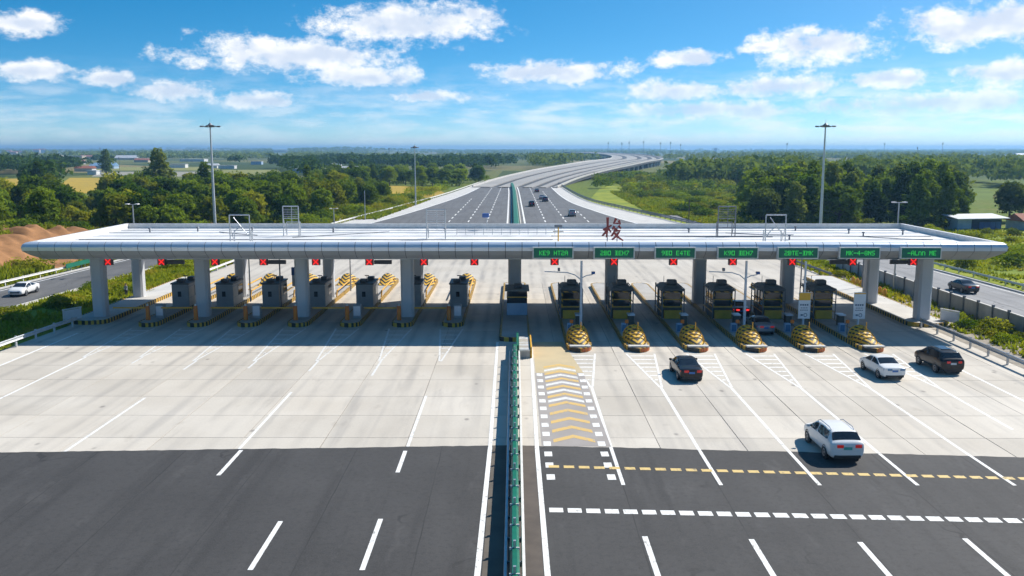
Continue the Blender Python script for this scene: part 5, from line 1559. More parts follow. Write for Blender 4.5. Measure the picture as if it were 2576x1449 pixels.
def car_meshes(kind):
    """body shell and the panes, all cut from one smooth surface"""
    if kind in BODY_CACHE: return BODY_CACHE[kind]
    C = CAR[kind]; bm = bmesh.new(); rings = []
    for (y, w, zb, sh, tp, wt) in C['st']:
        half = [(0, zb), (w * .86, zb), (w * .985, zb + (sh - zb) * .25), (w, zb + (sh - zb) * .62), (w * .975, sh), (wt, tp - .07), (wt * .80, tp - .012), (0, tp)]
        full = half + [(-a, b) for a, b in half[-2:0:-1]]
        rings.append([bm.verts.new((a, y, b)) for a, b in full])
    n = 14
    g = C['glass']; groups = {}
    def grp(i, j):
        if g['rear_window'][0] <= i < g['rear_window'][1] and j in (5, 6, 7, 8): return 1
        if g['windshield'][0] <= i < g['windshield'][1] and j in (5, 6, 7, 8): return 2
        for s, (a, b) in enumerate(g['side']):
            if a <= i < b:
                if j == 4: return 3 + s
                if j == 9: return 5 + s
        return 0
    for i in range(len(rings) - 1):
        for j in range(n):
            k = (j + 1) % n
            f = bm.faces.new((rings[i][j], rings[i][k], rings[i + 1][k], rings[i + 1][j]))
            q = grp(i, j)
            if q: groups.setdefault(q, []).append(f)
    for r_, flip in ((rings[0], False), (rings[-1], True)):
        for a in range(7):
            vs = []
            for q in (r_[a], r_[a + 1], r_[(n - a - 1) % n], r_[(n - a) % n]):
                if q not in vs: vs.append(q)
            bm.faces.new(vs[::-1] if flip else vs)
    bmesh.ops.recalc_face_normals(bm, faces=bm.faces[:])
    for q, fs in groups.items():
        bmesh.ops.inset_region(bm, faces=fs, thickness=0.026, use_even_offset=True)
        for f in fs: f.material_index = q
    cr = bm.edges.layers.float.new('crease_edge')
    for e in bm.edges:
        mi = {f.material_index for f in e.link_faces}
        if len(mi) > 1: e[cr] = 1.0
    cv = bm.verts.layers.float.new('crease_vert')
    for v_ in bm.verts:
        mi = {f.material_index for f in v_.link_faces}
        if len(mi) > 1 and sum(1 for e in v_.link_edges if e[cr] > 0.5) == 2:
            ee = [e for e in v_.link_edges if e[cr] > 0.5]
            d0_ = (ee[0].other_vert(v_).co - v_.co).normalized(); d1_ = (ee[1].other_vert(v_).co - v_.co).normalized()
            if d0_.dot(d1_) > -0.80: v_[cv] = 0.85
    me = bpy.data.meshes.new('shell'); bm.to_mesh(me); bm.free()
    for _ in range(8): me.materials.append(None)
    o = bpy.data.objects.new('shell', me); COL.objects.link(o)
    md = o.modifiers.new('sub', 'SUBSURF'); md.levels = 2; md.render_levels = 2
    ev = o.evaluated_get(bpy.context.evaluated_depsgraph_get()); sm = bpy.data.meshes.new_from_object(ev)
    out = {}
    names = {0: 'body', 1: 'rear_window', 2: 'windshield', 3: 'side_window', 4: 'side_window', 5: 'side_window', 6: 'side_window'}
    co = [v.co.copy() for v in sm.vertices]; no = [v.normal.copy() for v in sm.vertices]
    for q, nm in names.items():
        idx = {}; vs = []; fs = []
        for p in sm.polygons:
            if p.material_index == q:
                f = []
                for vi in p.vertices:
                    if vi not in idx:
                        idx[vi] = len(vs); vs.append(co[vi] - no[vi] * (0.012 if q else 0.0))
                    f.append(idx[vi])
                fs.append(f)
        if not fs: continue
        m2 = bpy.data.meshes.new(nm); m2.from_pydata(vs, [], fs)
        m2.polygons.foreach_set('use_smooth', [True] * len(m2.polygons)); m2.update()
        out[q] = (nm, m2)
    bpy.data.objects.remove(o, do_unlink=True)
    BODY_CACHE[kind] = out
    return out
TYRE = MB()
def lathe(prof, n=20):
    """profile (x, r) round the x axis"""
    mb = MB(); vs = []; fs = []; m_ = len(prof)
    for k in range(n):
        a = 2 * math.pi * k / n
        for x, r in prof: vs.append((x, r * math.cos(a), r * math.sin(a)))
    for k in range(n):
        j = (k + 1) % n
        for i in range(m_ - 1): fs.append((k * m_ + i, j * m_ + i, j * m_ + i + 1, k * m_ + i + 1))
    mb._add(vs, fs); return mb
tyre_me = lathe([(-.10, .20), (-.105, .29), (-.08, .325), (.08, .325), (.105, .29), (.10, .20)]).mesh('tyre', True); tyre_me.materials.append(M['rubber'])
rim_me = lathe([(-.07, .205), (.075, .205), (.085, .19), (.05, .15), (.06, .06), (.075, .03), (.075, 0.0)]).mesh('rim', True); rim_me.materials.append(M['rim'])
arch_me = lathe([(-.02, .38), (.02, .385), (.025, .36), (.012, .30), (.012, 0.0)]).mesh('wheel_arch', True); arch_me.materials.append(M['trim'])
def car(kind, x, y, rz, colour, label, plate='plate_blue', tail='tail_red', z=0.0, rails=None, dark_roof=False, scale=(1.03, 1.03, 1.06)):
    C = CAR[kind]; L = C['L']
    t = empty('car', (x, y, z), rz, label, 'car')
    t.scale = scale
    dy = -L / 2
    for q, (nm, me) in car_meshes(kind).items():
        me2 = me.copy(); me2.materials.clear()
        me2.materials.append(PAINT[colour] if q == 0 else M['glass'])
        link_mesh(nm, me2, None, t, (0, dy, 0))
    hw = C['st'][4][1]; big = 1.12 if kind == 'suv' else 1.0
    for s in (-1, 1):
        for wy in C['wb']:
            w = empty('wheel', (s * (hw - 0.105), wy + dy, 0.325 * big), 0 if s > 0 else math.pi); w.parent = t; w.scale = (1, big, big)
            link_mesh('tyre', tyre_me, None, w); link_mesh('rim', rim_me, None, w, (0.03, 0, 0)); link_mesh('wheel_arch', arch_me, None, w, (0.078, 0, 0.02))
        # lamps
        zt = C['st'][1][3] - 0.13
        lw = 0.36 if kind != 'suv' else 0.30
        MB().box(0.30, 0.30 + lw, -0.03, 0.10, -0.085, 0.085).build('tail_light', M[tail], t, (0.08, dy + 0.03, zt), 0, 0.025).scale = (s, 1, 1)
        MB().box(0.0, 0.05, 0, 0.26, -0.07, 0.08).build('tail_light', M[tail], t, (s * 0.80 if s > 0 else -0.85, dy + 0.09, zt), 0, 0.02)
        MB().box(0.32, 0.66, -0.12, 0.03, -0.06, 0.06).build('headlight', M['head_lamp'], t, (0, dy + L - 0.09, 0.66 if kind != 'suv' else 0.84), 0, 0.025).scale = (s, 1, 1)
        mr = MB().box(0.0, 0.20, -0.07, 0.07, -0.06, 0.08).build('mirror', PAINT[colour], t, (s * 0.92 if s > 0 else -1.12, dy + 3.35, C['st'][6][3] + 0.06), 0, 0.03)
        if rails:
            MB().path([(s * 0.60, 0.9 + dy, C['st'][4][4] - 0.06), (s * 0.62, 1.2 + dy, C['st'][4][4] + 0.03), (s * 0.62, 2.6 + dy, C['st'][5][4] + 0.02), (s * 0.6, 2.95 + dy, C['st'][6][4] - 0.02)], 0.022).build('roof_rail', M[rails], t)
        MB().tube((s * 0.52, dy + 0.0, 0.36), (s * 0.52, dy + 0.15, 0.36), 0.045).build('exhaust', M['chrome'], t)
    MB().box(-0.22, 0.22, -0.02, 0.02, -0.07, 0.07).build('number_plate', M[plate], t, (0, dy - 0.004, C['st'][0][3] - 0.12))
    MB().box(-0.70, 0.70, -0.03, 0.12, 0.24, 0.42).build('rear_valance', M['trim'], t, (0, dy + 0.02, 0.03), 0, 0.03)
    MB().box(-0.55, 0.55, -0.05, 0.05, -0.08, 0.08).build('grille', M['trim'], t, (0, dy + L - 0.03, 0.52 if kind != 'suv' else 0.66), 0, 0.02)
    if dark_roof:
        MB().box(-0.42, 0.42, 1.3 + dy, 2.6 + dy, 0, 0.012).build('sunroof', M['glass'], t, (0, 0, C['st'][4][4] + 0.002))
    return t
car('wagon', 19.2, 52.9, R(1), 'white', 'white estate car crossing from the asphalt onto the concrete', 'plate_green', 'tail_red', 0.008, 'chrome', False, (1.10, 1.06, 1.16))
car('sedan', 13.75, 71.2, R(1), 'black', 'black saloon between the hatched lanes in front of the toll islands', 'plate_blue', 'tail_red', 0.004)
car('sedan', 29.75, 71.8, R(2), 'white', 'white saloon approaching the rightmost toll island', 'plate_blue', 'glass_blue', 0.004)
car('suv', 35.2, 73.7, R(2), 'black', 'black sport utility vehicle in the outermost right lane', 'plate_white', 'tail_red', 0.004, 'chrome', True)
car('sedan', 24.45, 98.6, 0, 'maroon', 'dark red saloon with lit brake lights stopped beside a booth', 'plate_blue', 'tail_lit', 0.004)
car('sedan', 24.5, 89.2, 0, 'silver', 'silver saloon waiting in the shade behind the dark red one', 'plate_blue', 'tail_red', 0.004)
car('sedan', -61.8, 112.6, math.pi + R(3.5), 'white', 'white saloon driving down the left side road', 'plate_blue', 'tail_red', -0.015)
car('sedan', 57.6, 115.3, R(1.5), 'bronze', 'dark bronze saloon on the right side road', 'plate_blue', 'tail_red', -0.015)
for x, y, c, kd, lab in ((5.4, 291, 'black', 'suv', 'dark car nearest the median on the highway beyond the canopy'), (10.6, 318, 'navy', 'suv', 'dark blue car in the middle lane of the highway, further off'),
                     (15.6, 248, 'silver', 'suv', 'silver car nearest the canopy on the highway'), (9.4, 388, 'black', 'sedan', 'farthest small dark car on the highway'), (9.9, 333, 'silver', 'sedan', 'small pale car just ahead of the dark blue one on the highway')):
    car(kd, x, y, 0, c, lab, 'plate_blue', 'tail_red', 0.0)

# ------------------------------------------------------------------ person by the left verge
def person(x, y, z, rz, label):
    t = empty('person', (x, y, z), rz, label, 'person')
    me = bpy.data.meshes.new('figure'); bm = bmesh.new(); sk = bm.verts.layers.skin.verify()
    J = {'pel': ((0, 0, .95), .15), 'bel': ((0, .01, 1.10), .14), 'che': ((0, .0, 1.32), .16), 'nek': ((0, .0, 1.48), .062), 'hd0': ((0, -.01, 1.57), .082), 'hd1': ((0, -.015, 1.68), .09), 'top': ((0, 0, 1.75), .05)}
    for s, q in ((1, 'r'), (-1, 'l')):
        J.update({q + 'hip': ((s * .10, 0, .88), .095), q + 'kne': ((s * .11, -.02, .48), .062), q + 'ank': ((s * .11, .02, .09), .045), q + 'toe': ((s * .12, -.14, .035), .036),
                  q + 'sho': ((s * .20, 0, 1.41), .062), q + 'elb': ((s * .25, .03, 1.14), .045), q + 'wri': ((s * .235, -.05, .90), .032), q + 'han': ((s * .225, -.08, .80), .03)})
    V = {}
    for k, (p, r) in J.items():
        v = bm.verts.new(p); v[sk].radius = (r, r * (.8 if k in ('pel', 'bel', 'che') else 1)); V[k] = v
    V['pel'][sk].use_root = True
    E_ = [('pel', 'bel'), ('bel', 'che'), ('che', 'nek'), ('nek', 'hd0'), ('hd0', 'hd1'), ('hd1', 'top')]
    for q in 'rl':
        E_ += [('pel', q + 'hip'), (q + 'hip', q + 'kne'), (q + 'kne', q + 'ank'), (q + 'ank', q + 'toe'), ('che', q + 'sho'), (q + 'sho', q + 'elb'), (q + 'elb', q + 'wri'), (q + 'wri', q + 'han')]
    for a, b in E_: bm.edges.new((V[a], V[b]))
    bm.to_mesh(me); bm.free()
    o = bpy.data.objects.new('figure', me); COL.objects.link(o)
    o.modifiers.new('skin', 'SKIN'); s_ = o.modifiers.new('sub', 'SUBSURF'); s_.levels = 2; s_.render_levels = 2
    ev = o.evaluated_get(bpy.context.evaluated_depsgraph_get()); m2 = bpy.data.meshes.new_from_object(ev)
    bpy.data.objects.remove(o, do_unlink=True)
    m2.materials.clear()
    for k in ('cloth_grey', 'cloth_dark', 'skin', 'rubber'): m2.materials.append(M[k])
    for p in m2.polygons:
        z_ = p.center.z; a = abs(p.center.x)
        p.material_index = 3 if z_ < .10 else 1 if (z_ < .97 and a < .205) else 2 if (z_ > 1.47 or (z_ < .93 and a > .2)) else 0
        p.use_smooth = True
    m2.name = 'body'
    link_mesh('body', m2, None, t)
    hb = bmesh.new(); bmesh.ops.create_uvsphere(hb, u_segments=14, v_segments=8, radius=.105)
    for v in hb.verts:
        v.co = Vector((v.co.x * .95, v.co.y * 1.05 + .018, max(v.co.z, -.035) + 1.685))
    hm = bpy.data.meshes.new('hair'); hb.to_mesh(hm); hb.free(); link_mesh('hair', hm, M['hair'], t)
person(-47.9, 110.2, -0.06, R(160), 'person in a grey shirt and dark trousers standing on the left verge')

# ------------------------------------------------------------------ vegetation
def leaves_mesh(name, C, N, size, rng):
    """leaf clumps: small bent faces spread through the crown"""
    n = len(C)
    rv = rng.normal(size=(n, 3)); N = N + 0.75 * rv
    N /= np.linalg.norm(N, axis=1, keepdims=True) + 1e-9
    T = np.cross(N, rng.normal(size=(n, 3))); T /= np.linalg.norm(T, axis=1, keepdims=True) + 1e-9
    B = np.cross(N, T)
    s = (size * rng.uniform(0.6, 1.35, n))[:, None]
    v = np.stack([C - T * s, C + B * s * 0.55 + N * s * 0.15, C + T * s, C - B * s * 0.55 + N * s * 0.12], 1).reshape(-1, 3)
    q = np.arange(4 * n).reshape(-1, 4)
    return np_mesh(name, v, quads=q)
def crown_points(rng, n, lobes):
    """points on and just inside a heap of lobes; lobes = (cx,cy,cz, rx,rz)"""
    L = np.array(lobes); vol = L[:, 3] ** 2 * L[:, 4]
    idx = rng.choice(len(L), n, p=vol ** 0.75 / np.sum(vol ** 0.75))
    d = rng.normal(size=(n, 3)); d /= np.linalg.norm(d, axis=1, keepdims=True)
    d[:, 2] = np.where(d[:, 2] < -0.35, -d[:, 2] * 0.6, d[:, 2])
    d /= np.linalg.norm(d, axis=1, keepdims=True)
    r = rng.uniform(0.62, 1.06, n) ** 0.6
    lump = 1 + 0.16 * np.sin(d[:, 0] * 7 + idx) * np.sin(d[:, 1] * 6 + 2 * idx) + 0.12 * np.sin(d[:, 2] * 9 + idx * 3)
    sc = np.stack([L[idx, 3], L[idx, 3], L[idx, 4]], 1)
    return L[idx, :3] + d * sc * (r * lump)[:, None], d
def broad_lobes(rng, h, r, n=12):
    out = [(0, 0, h * 0.52, r * 0.66, h * 0.40)]
    for k in range(n):
        a = rng.uniform(0, 6.28); q = r * rng.uniform(0.25, 0.72); z = h * rng.uniform(0.20, 0.86)
        s = r * rng.uniform(0.26, 0.46) * (1.1 - 0.45 * (z / h))
        out.append((q * math.cos(a) * (1.15 - 0.6 * z / h), q * math.sin(a) * (1.15 - 0.6 * z / h), z, s, s * rng.uniform(0.7, 1.0)))
    return out
def tall_lobes(rng, h, r, n=16):
    out = []
    for k in range(n):
        z = h * (0.10 + 0.86 * k / (n - 1)); w = r * (0.95 - 0.72 * abs(z / h - 0.42) ** 1.1 * 1.3)
        a = rng.uniform(0, 6.28); q = w * rng.uniform(0.1, 0.5)
        out.append((q * math.cos(a), q * math.sin(a), z, max(0.5, w * 0.62), max(0.7, w * 0.85)))
    return out
def trunk_mesh(rng, h, r, limbs=6, spread=0.5):
    mb = MB()
    pts = [(0, 0, -0.2), (0.04 * h * rng.uniform(-1, 1), 0.03 * h, h * 0.28), (0.05 * h * rng.uniform(-1, 1), 0.04 * h * rng.uniform(-1, 1), h * 0.62)]
    for a, b, r0, r1 in ((pts[0], pts[1], r, r * 0.72), (pts[1], pts[2], r * 0.72, r * 0.3)):
        mb.tube(a, b, r0, r1, 8)
    for k in range(limbs):
        a = rng.uniform(0, 6.28); z0 = h * rng.uniform(0.25, 0.5)
        mb.tube((pts[1][0], pts[1][1], z0), (h * spread * 0.42 * math.cos(a), h * spread * 0.42 * math.sin(a), z0 + h * rng.uniform(0.15, 0.3)), r * 0.34, r * 0.1, 6)
    me = mb.mesh('trunk'); me.materials.append(M['bark'])
    return me
def proto(kind, seed):
    rng = np.random.default_rng(seed)
    if kind == 'broad':
        h, r = 10.0, 4.6
        C, N = crown_points(rng, 3300, broad_lobes(rng, h, r, 20)); me = leaves_mesh('crown', C, N, 0.40, rng)
        return me, trunk_mesh(rng, h, 0.26), h
    if kind == 'tall':
        h, r = 14.0, 3.6
        C, N = crown_points(rng, 3200, tall_lobes(rng, h, r)); me = leaves_mesh('crown', C, N, 0.38, rng)
        return me, trunk_mesh(rng, h, 0.28, 5, 0.25), h
    h, r = 2.4, 1.9
    lob = [(0, 0, 0.8, r * 0.75, 0.9)] + [(r * rng.uniform(-.7, .7), r * rng.uniform(-.7, .7), rng.uniform(.4, 1.3), r * rng.uniform(.3, .5), rng.uniform(.5, .95)) for _ in range(7)]
    C, N = crown_points(rng, 1100, lob); me = leaves_mesh('crown', C, N, 0.15, rng)
    return me, trunk_mesh(rng, 1.6, 0.05, 5, 0.9), h
PRO = {}
for kind, mats, seeds in (('broad', ('leaf_dark', 'leaf_mid', 'leaf_olive', 'leaf_grey'), (1, 2, 3)), ('tall', ('leaf_dark', 'leaf_grey', 'leaf_mid'), (4, 5)), ('shrub', ('leaf_mid', 'leaf_olive', 'leaf_bright', 'leaf_dark'), (6, 7, 8))):
    for sd in seeds:
        cm, tm, h = proto(kind, sd)
        for mt in mats:
            c2 = cm.copy(); c2.materials.clear(); c2.materials.append(M[mt])
            PRO[(kind, mt, sd)] = (c2, tm, h)
SEEDS = {'broad': (1, 2, 3), 'tall': (4, 5), 'shrub': (6, 7, 8)}
TREE_XY = []
def plant(kind, mt, x, y, h, label, group, z=None, wide=1.0, rnd=random):
    cm, tm, h0 = PRO[(kind, mt, rnd.choice(SEEDS[kind]))]
    name = {'broad': 'broadleaf_tree', 'tall': 'tall_tree', 'shrub': 'shrub'}[kind]
    k = h / h0
    t = empty(name, (x, y, (float(terr(x, y)) if z is None else z) - 0.05), rnd.uniform(0, 6.28), label, 'shrub' if kind == 'shrub' else 'tree', group)
    t.scale = (k * wide, k * wide, k)
    link_mesh('crown', cm, None, t); link_mesh('trunk' if kind != 'shrub' else 'stems', tm, None, t)
    TREE_XY.append((x, y, h))
    return t
SCRUB = {}
def scrub(mass, mt, x, y, h, z=None, wide=1.0, rnd=random):
    SCRUB.setdefault((mass, mt), []).append((x, y, (float(terr(x, y)) if z is None else z) - 0.05, h / 2.4, wide, rnd.uniform(0, 6.28)))
def build_scrub(mass, label):
    rng = np.random.default_rng(91); V = []; MI = []; mats = []
    lob = [(0, 0, 0.8, 1.4, 0.9)] + [(1.9 * rng.uniform(-.7, .7), 1.9 * rng.uniform(-.7, .7), rng.uniform(.4, 1.3), 1.9 * rng.uniform(.3, .5), rng.uniform(.5, .95)) for _ in range(7)]
    for (m0, mt), L_ in SCRUB.items():
        if m0 != mass: continue
        mats.append(M[mt])
        for (x, y, z, k, wd, a) in L_:
            C, N = crown_points(rng, 380, lob)
            c, s_ = math.cos(a), math.sin(a)
            C = np.stack([(C[:, 0] * c - C[:, 1] * s_) * k * wd + x, (C[:, 0] * s_ + C[:, 1] * c) * k * wd + y, C[:, 2] * k + z], 1)
            n_ = len(C); N = N + 0.75 * rng.normal(size=(n_, 3)); N /= np.linalg.norm(N, axis=1, keepdims=True)
            T = np.cross(N, rng.normal(size=(n_, 3))); T /= np.linalg.norm(T, axis=1, keepdims=True); B = np.cross(N, T)
            q = (0.24 * k * rng.uniform(0.6, 1.35, n_))[:, None]
            V.append(np.stack([C - T * q, C + B * q * 0.55, C + T * q, C - B * q * 0.55], 1).reshape(-1, 3)); MI += [len(mats) - 1] * n_
    v = np.concatenate(V)
    me = np_mesh(mass, v, quads=np.arange(len(v)).reshape(-1, 4))
    for m_ in mats: me.materials.append(m_)
    me.polygons.foreach_set('material_index', MI)
    tag(link_mesh(mass, me), label, 'scrub', kind='stuff')
rs = random.Random(21)
def road_half_left(y):
    return np.interp(y, [120, 176, 222, 270, 356, 450, 640], [46, 46, 45, 40, 31, 24, 18])
def road_half_right(y):
    return np.interp(y, [120, 176, 222, 270, 330, 450, 640], [66, 62, 46, 37, 29, 30, 66])
def px_of(x, y): return 1295 + x / y * 2280
# --- the dark wood on the left, row behind row
def left_wood():
    rows = [(172, -150, -70, 6.0, 9.0), (186, -150, -66, 7.0, 9.6), (200, -150, -56, 7.5, 10.0), (216, -150, -50, 7.5, 10.5), (233, -156, -47, 8.0, 11.0), (252, -160, -42, 8.5, 11.5), (274, -160, -42, 8.5, 11.5), (300, -158, -44, 8.5, 11.0), (330, -160, -48, 8.5, 11.0), (362, -150, -54, 8.0, 10.5)]
    for y0, xa, xb, ha, hb in rows:
        x = xa + rs.uniform(0, 4)
        while x < xb:
            y = y0 + rs.uniform(-7, 7); px = px_of(x, y)
            h = rs.uniform(ha, hb)
            if 165 < px < 265: h *= 0.62 if y < 300 else 0.0       # the gap where the ripe field shows
            if px > 900: h *= 0.75
            if px > -60 and h > 1 and x < -road_half_left(y) - 4:
                m_ = rs.choice(['leaf_dark', 'leaf_mid', 'leaf_mid', 'leaf_olive', 'leaf_olive' if y < 220 else 'leaf_mid'])
                z = bank_z(x, y) if x < -69 and y < 213 else None
                plant('broad', m_, x, y, h, 'bushy broadleaf tree in the dense wood left of the highway', 'trees of the left wood', z, rs.uniform(0.95, 1.2), rs)
            x += rs.uniform(4.8, 8.0)
left_wood()
for k in range(70):
    y = rs.uniform(168, 290); px = rs.uniform(-30, 900); x = (px - 1295) / 2280 * y
    if x > -road_half_left(y) - 6 or (-63 < x < -48 and y < 215): continue
    scrub('underwood', rs.choice(['leaf_mid', 'leaf_dark', 'leaf_mid', 'leaf_olive']), x, y, rs.uniform(2.6, 4.8), bank_z(x, y) if x < -69 and y < 213 else None, rs.uniform(1.1, 1.6), rs)
for y0 in (395, 425, 460, 500, 545, 590):
    px = 800 + rs.uniform(0, 10)
    while px < 1272:
        y = y0 + rs.uniform(-12, 12); x = (px - 1295) / 2280 * y
        lim = -28 if y < 450 else -20
        if x < lim and not (y < 440 and px > 905):
            plant(rs.choice(['broad', 'broad', 'tall']), rs.choice(['leaf_mid', 'leaf_dark', 'leaf_mid']), x, y, rs.uniform(7.5, 10.5) * (1.0 if px < 1180 else 1.1), 'tree', 'trees of the wood behind the yellow slope', None, rs.uniform(1.2, 1.6), rs)
        if x < lim and not (y < 440 and px > 905): scrub('underwood', rs.choice(['leaf_mid', 'leaf_dark']), x + rs.uniform(-5, 5), y - rs.uniform(2, 6), rs.uniform(3.0, 5.0), None, rs.uniform(1.4, 2.0), rs)
        px += rs.uniform(26, 44)
plant('tall', 'leaf_grey', -131, 336, 17.6, 'tall grey-green tree rising above the left wood', None, None, 1.35, rs)
plant('tall', 'leaf_mid', -112, 330, 13.0, 'rounded tall tree just right of the tallest left tree', None, None, 1.35, rs)
plant('tall', 'leaf_dark', -196, 375, 12.6, 'dark tree standing over the left wood before the sheds', None, None, 1.4, rs)
plant('tall', 'leaf_dark', -78, 345, 11.8, 'round dark tree above the left wood near the pale warehouses', None, None, 1.2, rs)
plant('tall', 'leaf_dark', -300, 670, 17.5, 'pointed dark tree far out on the left plain', None, None, 1.3, rs)
# --- shrubs on the slope below the left wood
for k in range(64):
    y = rs.uniform(165, 330); x = -road_half_left(y) - rs.uniform(2, 30 if y < 220 else 16)
    if -58 < x < -50 and y < 215: continue
    plant('shrub', rs.choice(['leaf_olive', 'leaf_bright', 'leaf_bright', 'leaf_mid']), x, y, rs.uniform(1.8, 4.2), 'yellow-green shrub on the slope left of the highway', 'shrubs on the left slope', bank_z(x, y) if x < -69 else None, rs.uniform(1.0, 1.5), rs)
for k in range(34):
    y = rs.uniform(105, 190); x = -72 + (y - 120) * 0.075 - (rs.uniform(9.5, 22) if k % 7 else rs.uniform(0, 2.0))
    plant('shrub', rs.choice(['leaf_olive', 'leaf_mid', 'leaf_mid']), x, y, rs.uniform(1.8, 3.4), 'green shrub along the top of the bare soil bank', 'shrubs on the soil bank', bank_z(x, y), rs.uniform(1.0, 1.4), rs)
# --- right dark grove
def right_grove():
    for y0, xa, xb, ha, hb in ((214, 58, 112, 9.5, 12.0), (226, 60, 118, 11.5, 13.8), (240, 62, 122, 12.5, 14.6), (256, 66, 128, 13.0, 15.2), (274, 72, 132, 13.0, 15.4)):
        x = xa + rs.uniform(0, 3)
        while x < xb:
            y = y0 + rs.uniform(-5, 5); px = px_of(x, y)
            h = rs.uniform(ha, hb) * np.interp(px, [1840, 1900, 2000, 2130, 2170, 2260, 2380, 2420], [0.72, 0.86, 1.0, 0.97, 0.80, 1.0, 1.0, 0.82])
            if 1845 < px < 2415:
                m_ = rs.choice(['leaf_dark', 'leaf_mid', 'leaf_mid', 'leaf_grey'])
                plant(rs.choice(['tall', 'broad', 'tall']), m_ if m_ != 'leaf_olive' else 'leaf_mid', x, y, h, 'tall dark tree in the dense grove right of the highway', 'trees of the right grove', None, rs.uniform(1.1, 1.45), rs)
            x += rs.uniform(4.5, 7.5)
right_grove()
for k in range(46):
    y = rs.uniform(206, 236); px = rs.uniform(1850, 2420); x = (px - 1295) / 2280 * y
    scrub('grove_underwood', rs.choice(['leaf_mid', 'leaf_dark', 'leaf_mid', 'leaf_olive']), x, y, rs.uniform(2.4, 4.6), None, rs.uniform(1.1, 1.6), rs)
plant('broad', 'leaf_grey', 125, 229, 10.6, 'spreading tree behind the blue shed at the right edge', None, None, 1.15, rs)
plant('broad', 'leaf_olive', 137, 233, 11.0, 'olive-green tree at the right edge behind the red-roofed hut', None, None, 1.1, rs)
plant('broad', 'leaf_mid', 117, 243, 8.4, 'smaller tree between the right grove and the blue shed', None, None, 1.1, rs)
# --- shrubs and small trees of the right meadow
for k in range(230):
    y = rs.uniform(232, 640); px = rs.uniform(1505, 1870); x = (px - 1295) / 2280 * y
    if x < road_half_right(y) + 3: continue
    f = vnoise(np.array(x / 34.0), np.array(y / 60.0), 17)
    if f < 0.42 and y < 420: continue
    h = rs.uniform(1.6, 4.2) * (1 + (y > 380) * 0.5)
    if y > 350:
        scrub('meadow_scrub', rs.choice(['leaf_mid', 'leaf_olive', 'leaf_grey', 'leaf_mid', 'leaf_bright']), x, y, h, None, rs.uniform(1.0, 1.7), rs)
        continue
    plant('shrub', rs.choice(['leaf_mid', 'leaf_olive', 'leaf_olive', 'leaf_mid', 'leaf_bright']), x, y, h, 'rounded shrub in the green meadow right of the highway', 'shrubs of the right meadow', None, rs.uniform(1.0, 1.7), rs)
for k in range(46):
    y = rs.uniform(108, 205); x = rs.uniform(68, 64 + 0.30 * y)
    if 98 < x < 130 and y > 198: continue
    plant('shrub', rs.choice(['leaf_bright', 'leaf_olive', 'leaf_bright', 'leaf_mid']), x, y, rs.uniform(1.0, 2.7) * (1.5 if x > 78 and y < 150 else 1), 'bright green shrub on the meadow beyond the right side road', 'shrubs beyond the right side road', None, rs.uniform(1.0, 1.6), rs)
for x, y, h, m_, lab in ((45.9, 90.3, 1.6, 'leaf_mid', 'round green shrub by the white screen panel on the right verge'), (46.4, 86.8, 1.3, 'leaf_bright', 'pale low shrub on the right verge before the wall'), (47.9, 88.4, 2.2, 'leaf_olive', 'golden green bush against the boundary wall'),
                      (46.0, 83.4, 1.5, 'leaf_bright', 'bright shrub behind the right guardrail, second from the corner'), (47.2, 80.6, 1.3, 'leaf_mid', 'low shrub behind the right guardrail, nearest the camera'), (47.6, 95.5, 1.1, 'leaf_bright', 'small yellowish plant near the rightmost column'), (48.6, 84.9, 1.2, 'leaf_olive', 'olive tuft at the foot of the boundary wall')):
    plant('shrub', m_, x, y, h, lab, None, None, 1.1, rs)
for k in range(34):
    y = rs.uniform(88, 170); x = -58.5 + (y - 100) * 0.06 + rs.uniform(1.5, 10.5)
    if x > -48.2: continue
    plant('shrub', rs.choice(['leaf_mid', 'leaf_bright', 'leaf_olive', 'leaf_bright']), x, y, rs.uniform(0.8, 1.7), 'low bush on the grass between the left side road and the plaza', 'bushes on the left verge', None, rs.uniform(1.1, 1.7), rs)
for k in range(26):
    y = rs.uniform(125, 200); x = rs.uniform(45.6, 49.2) if y < 135 else rs.uniform(45.8, 50)
    plant('shrub', rs.choice(['leaf_bright', 'leaf_bright', 'leaf_olive']), x, y, rs.uniform(0.8, 1.5), 'low bright bush on the verge behind the right walkway', 'bushes on the right verge', None, rs.uniform(1.2, 1.8), rs)

for k in range(90):
    y = rs.uniform(215, 420); x = -road_half_left(y) - rs.uniform(2.5, 14)
    scrub('underwood', rs.choice(['leaf_bright', 'leaf_mid', 'leaf_olive']), x, y, rs.uniform(1.4, 3.6), None, rs.uniform(1.2, 1.9), rs)
build_scrub('underwood', 'tangled underwood at the foot of the left woods')
build_scrub('grove_underwood', 'tangled underwood at the foot of the right grove')
build_scrub('meadow_scrub', 'scattered scrub over the far half of the right meadow')
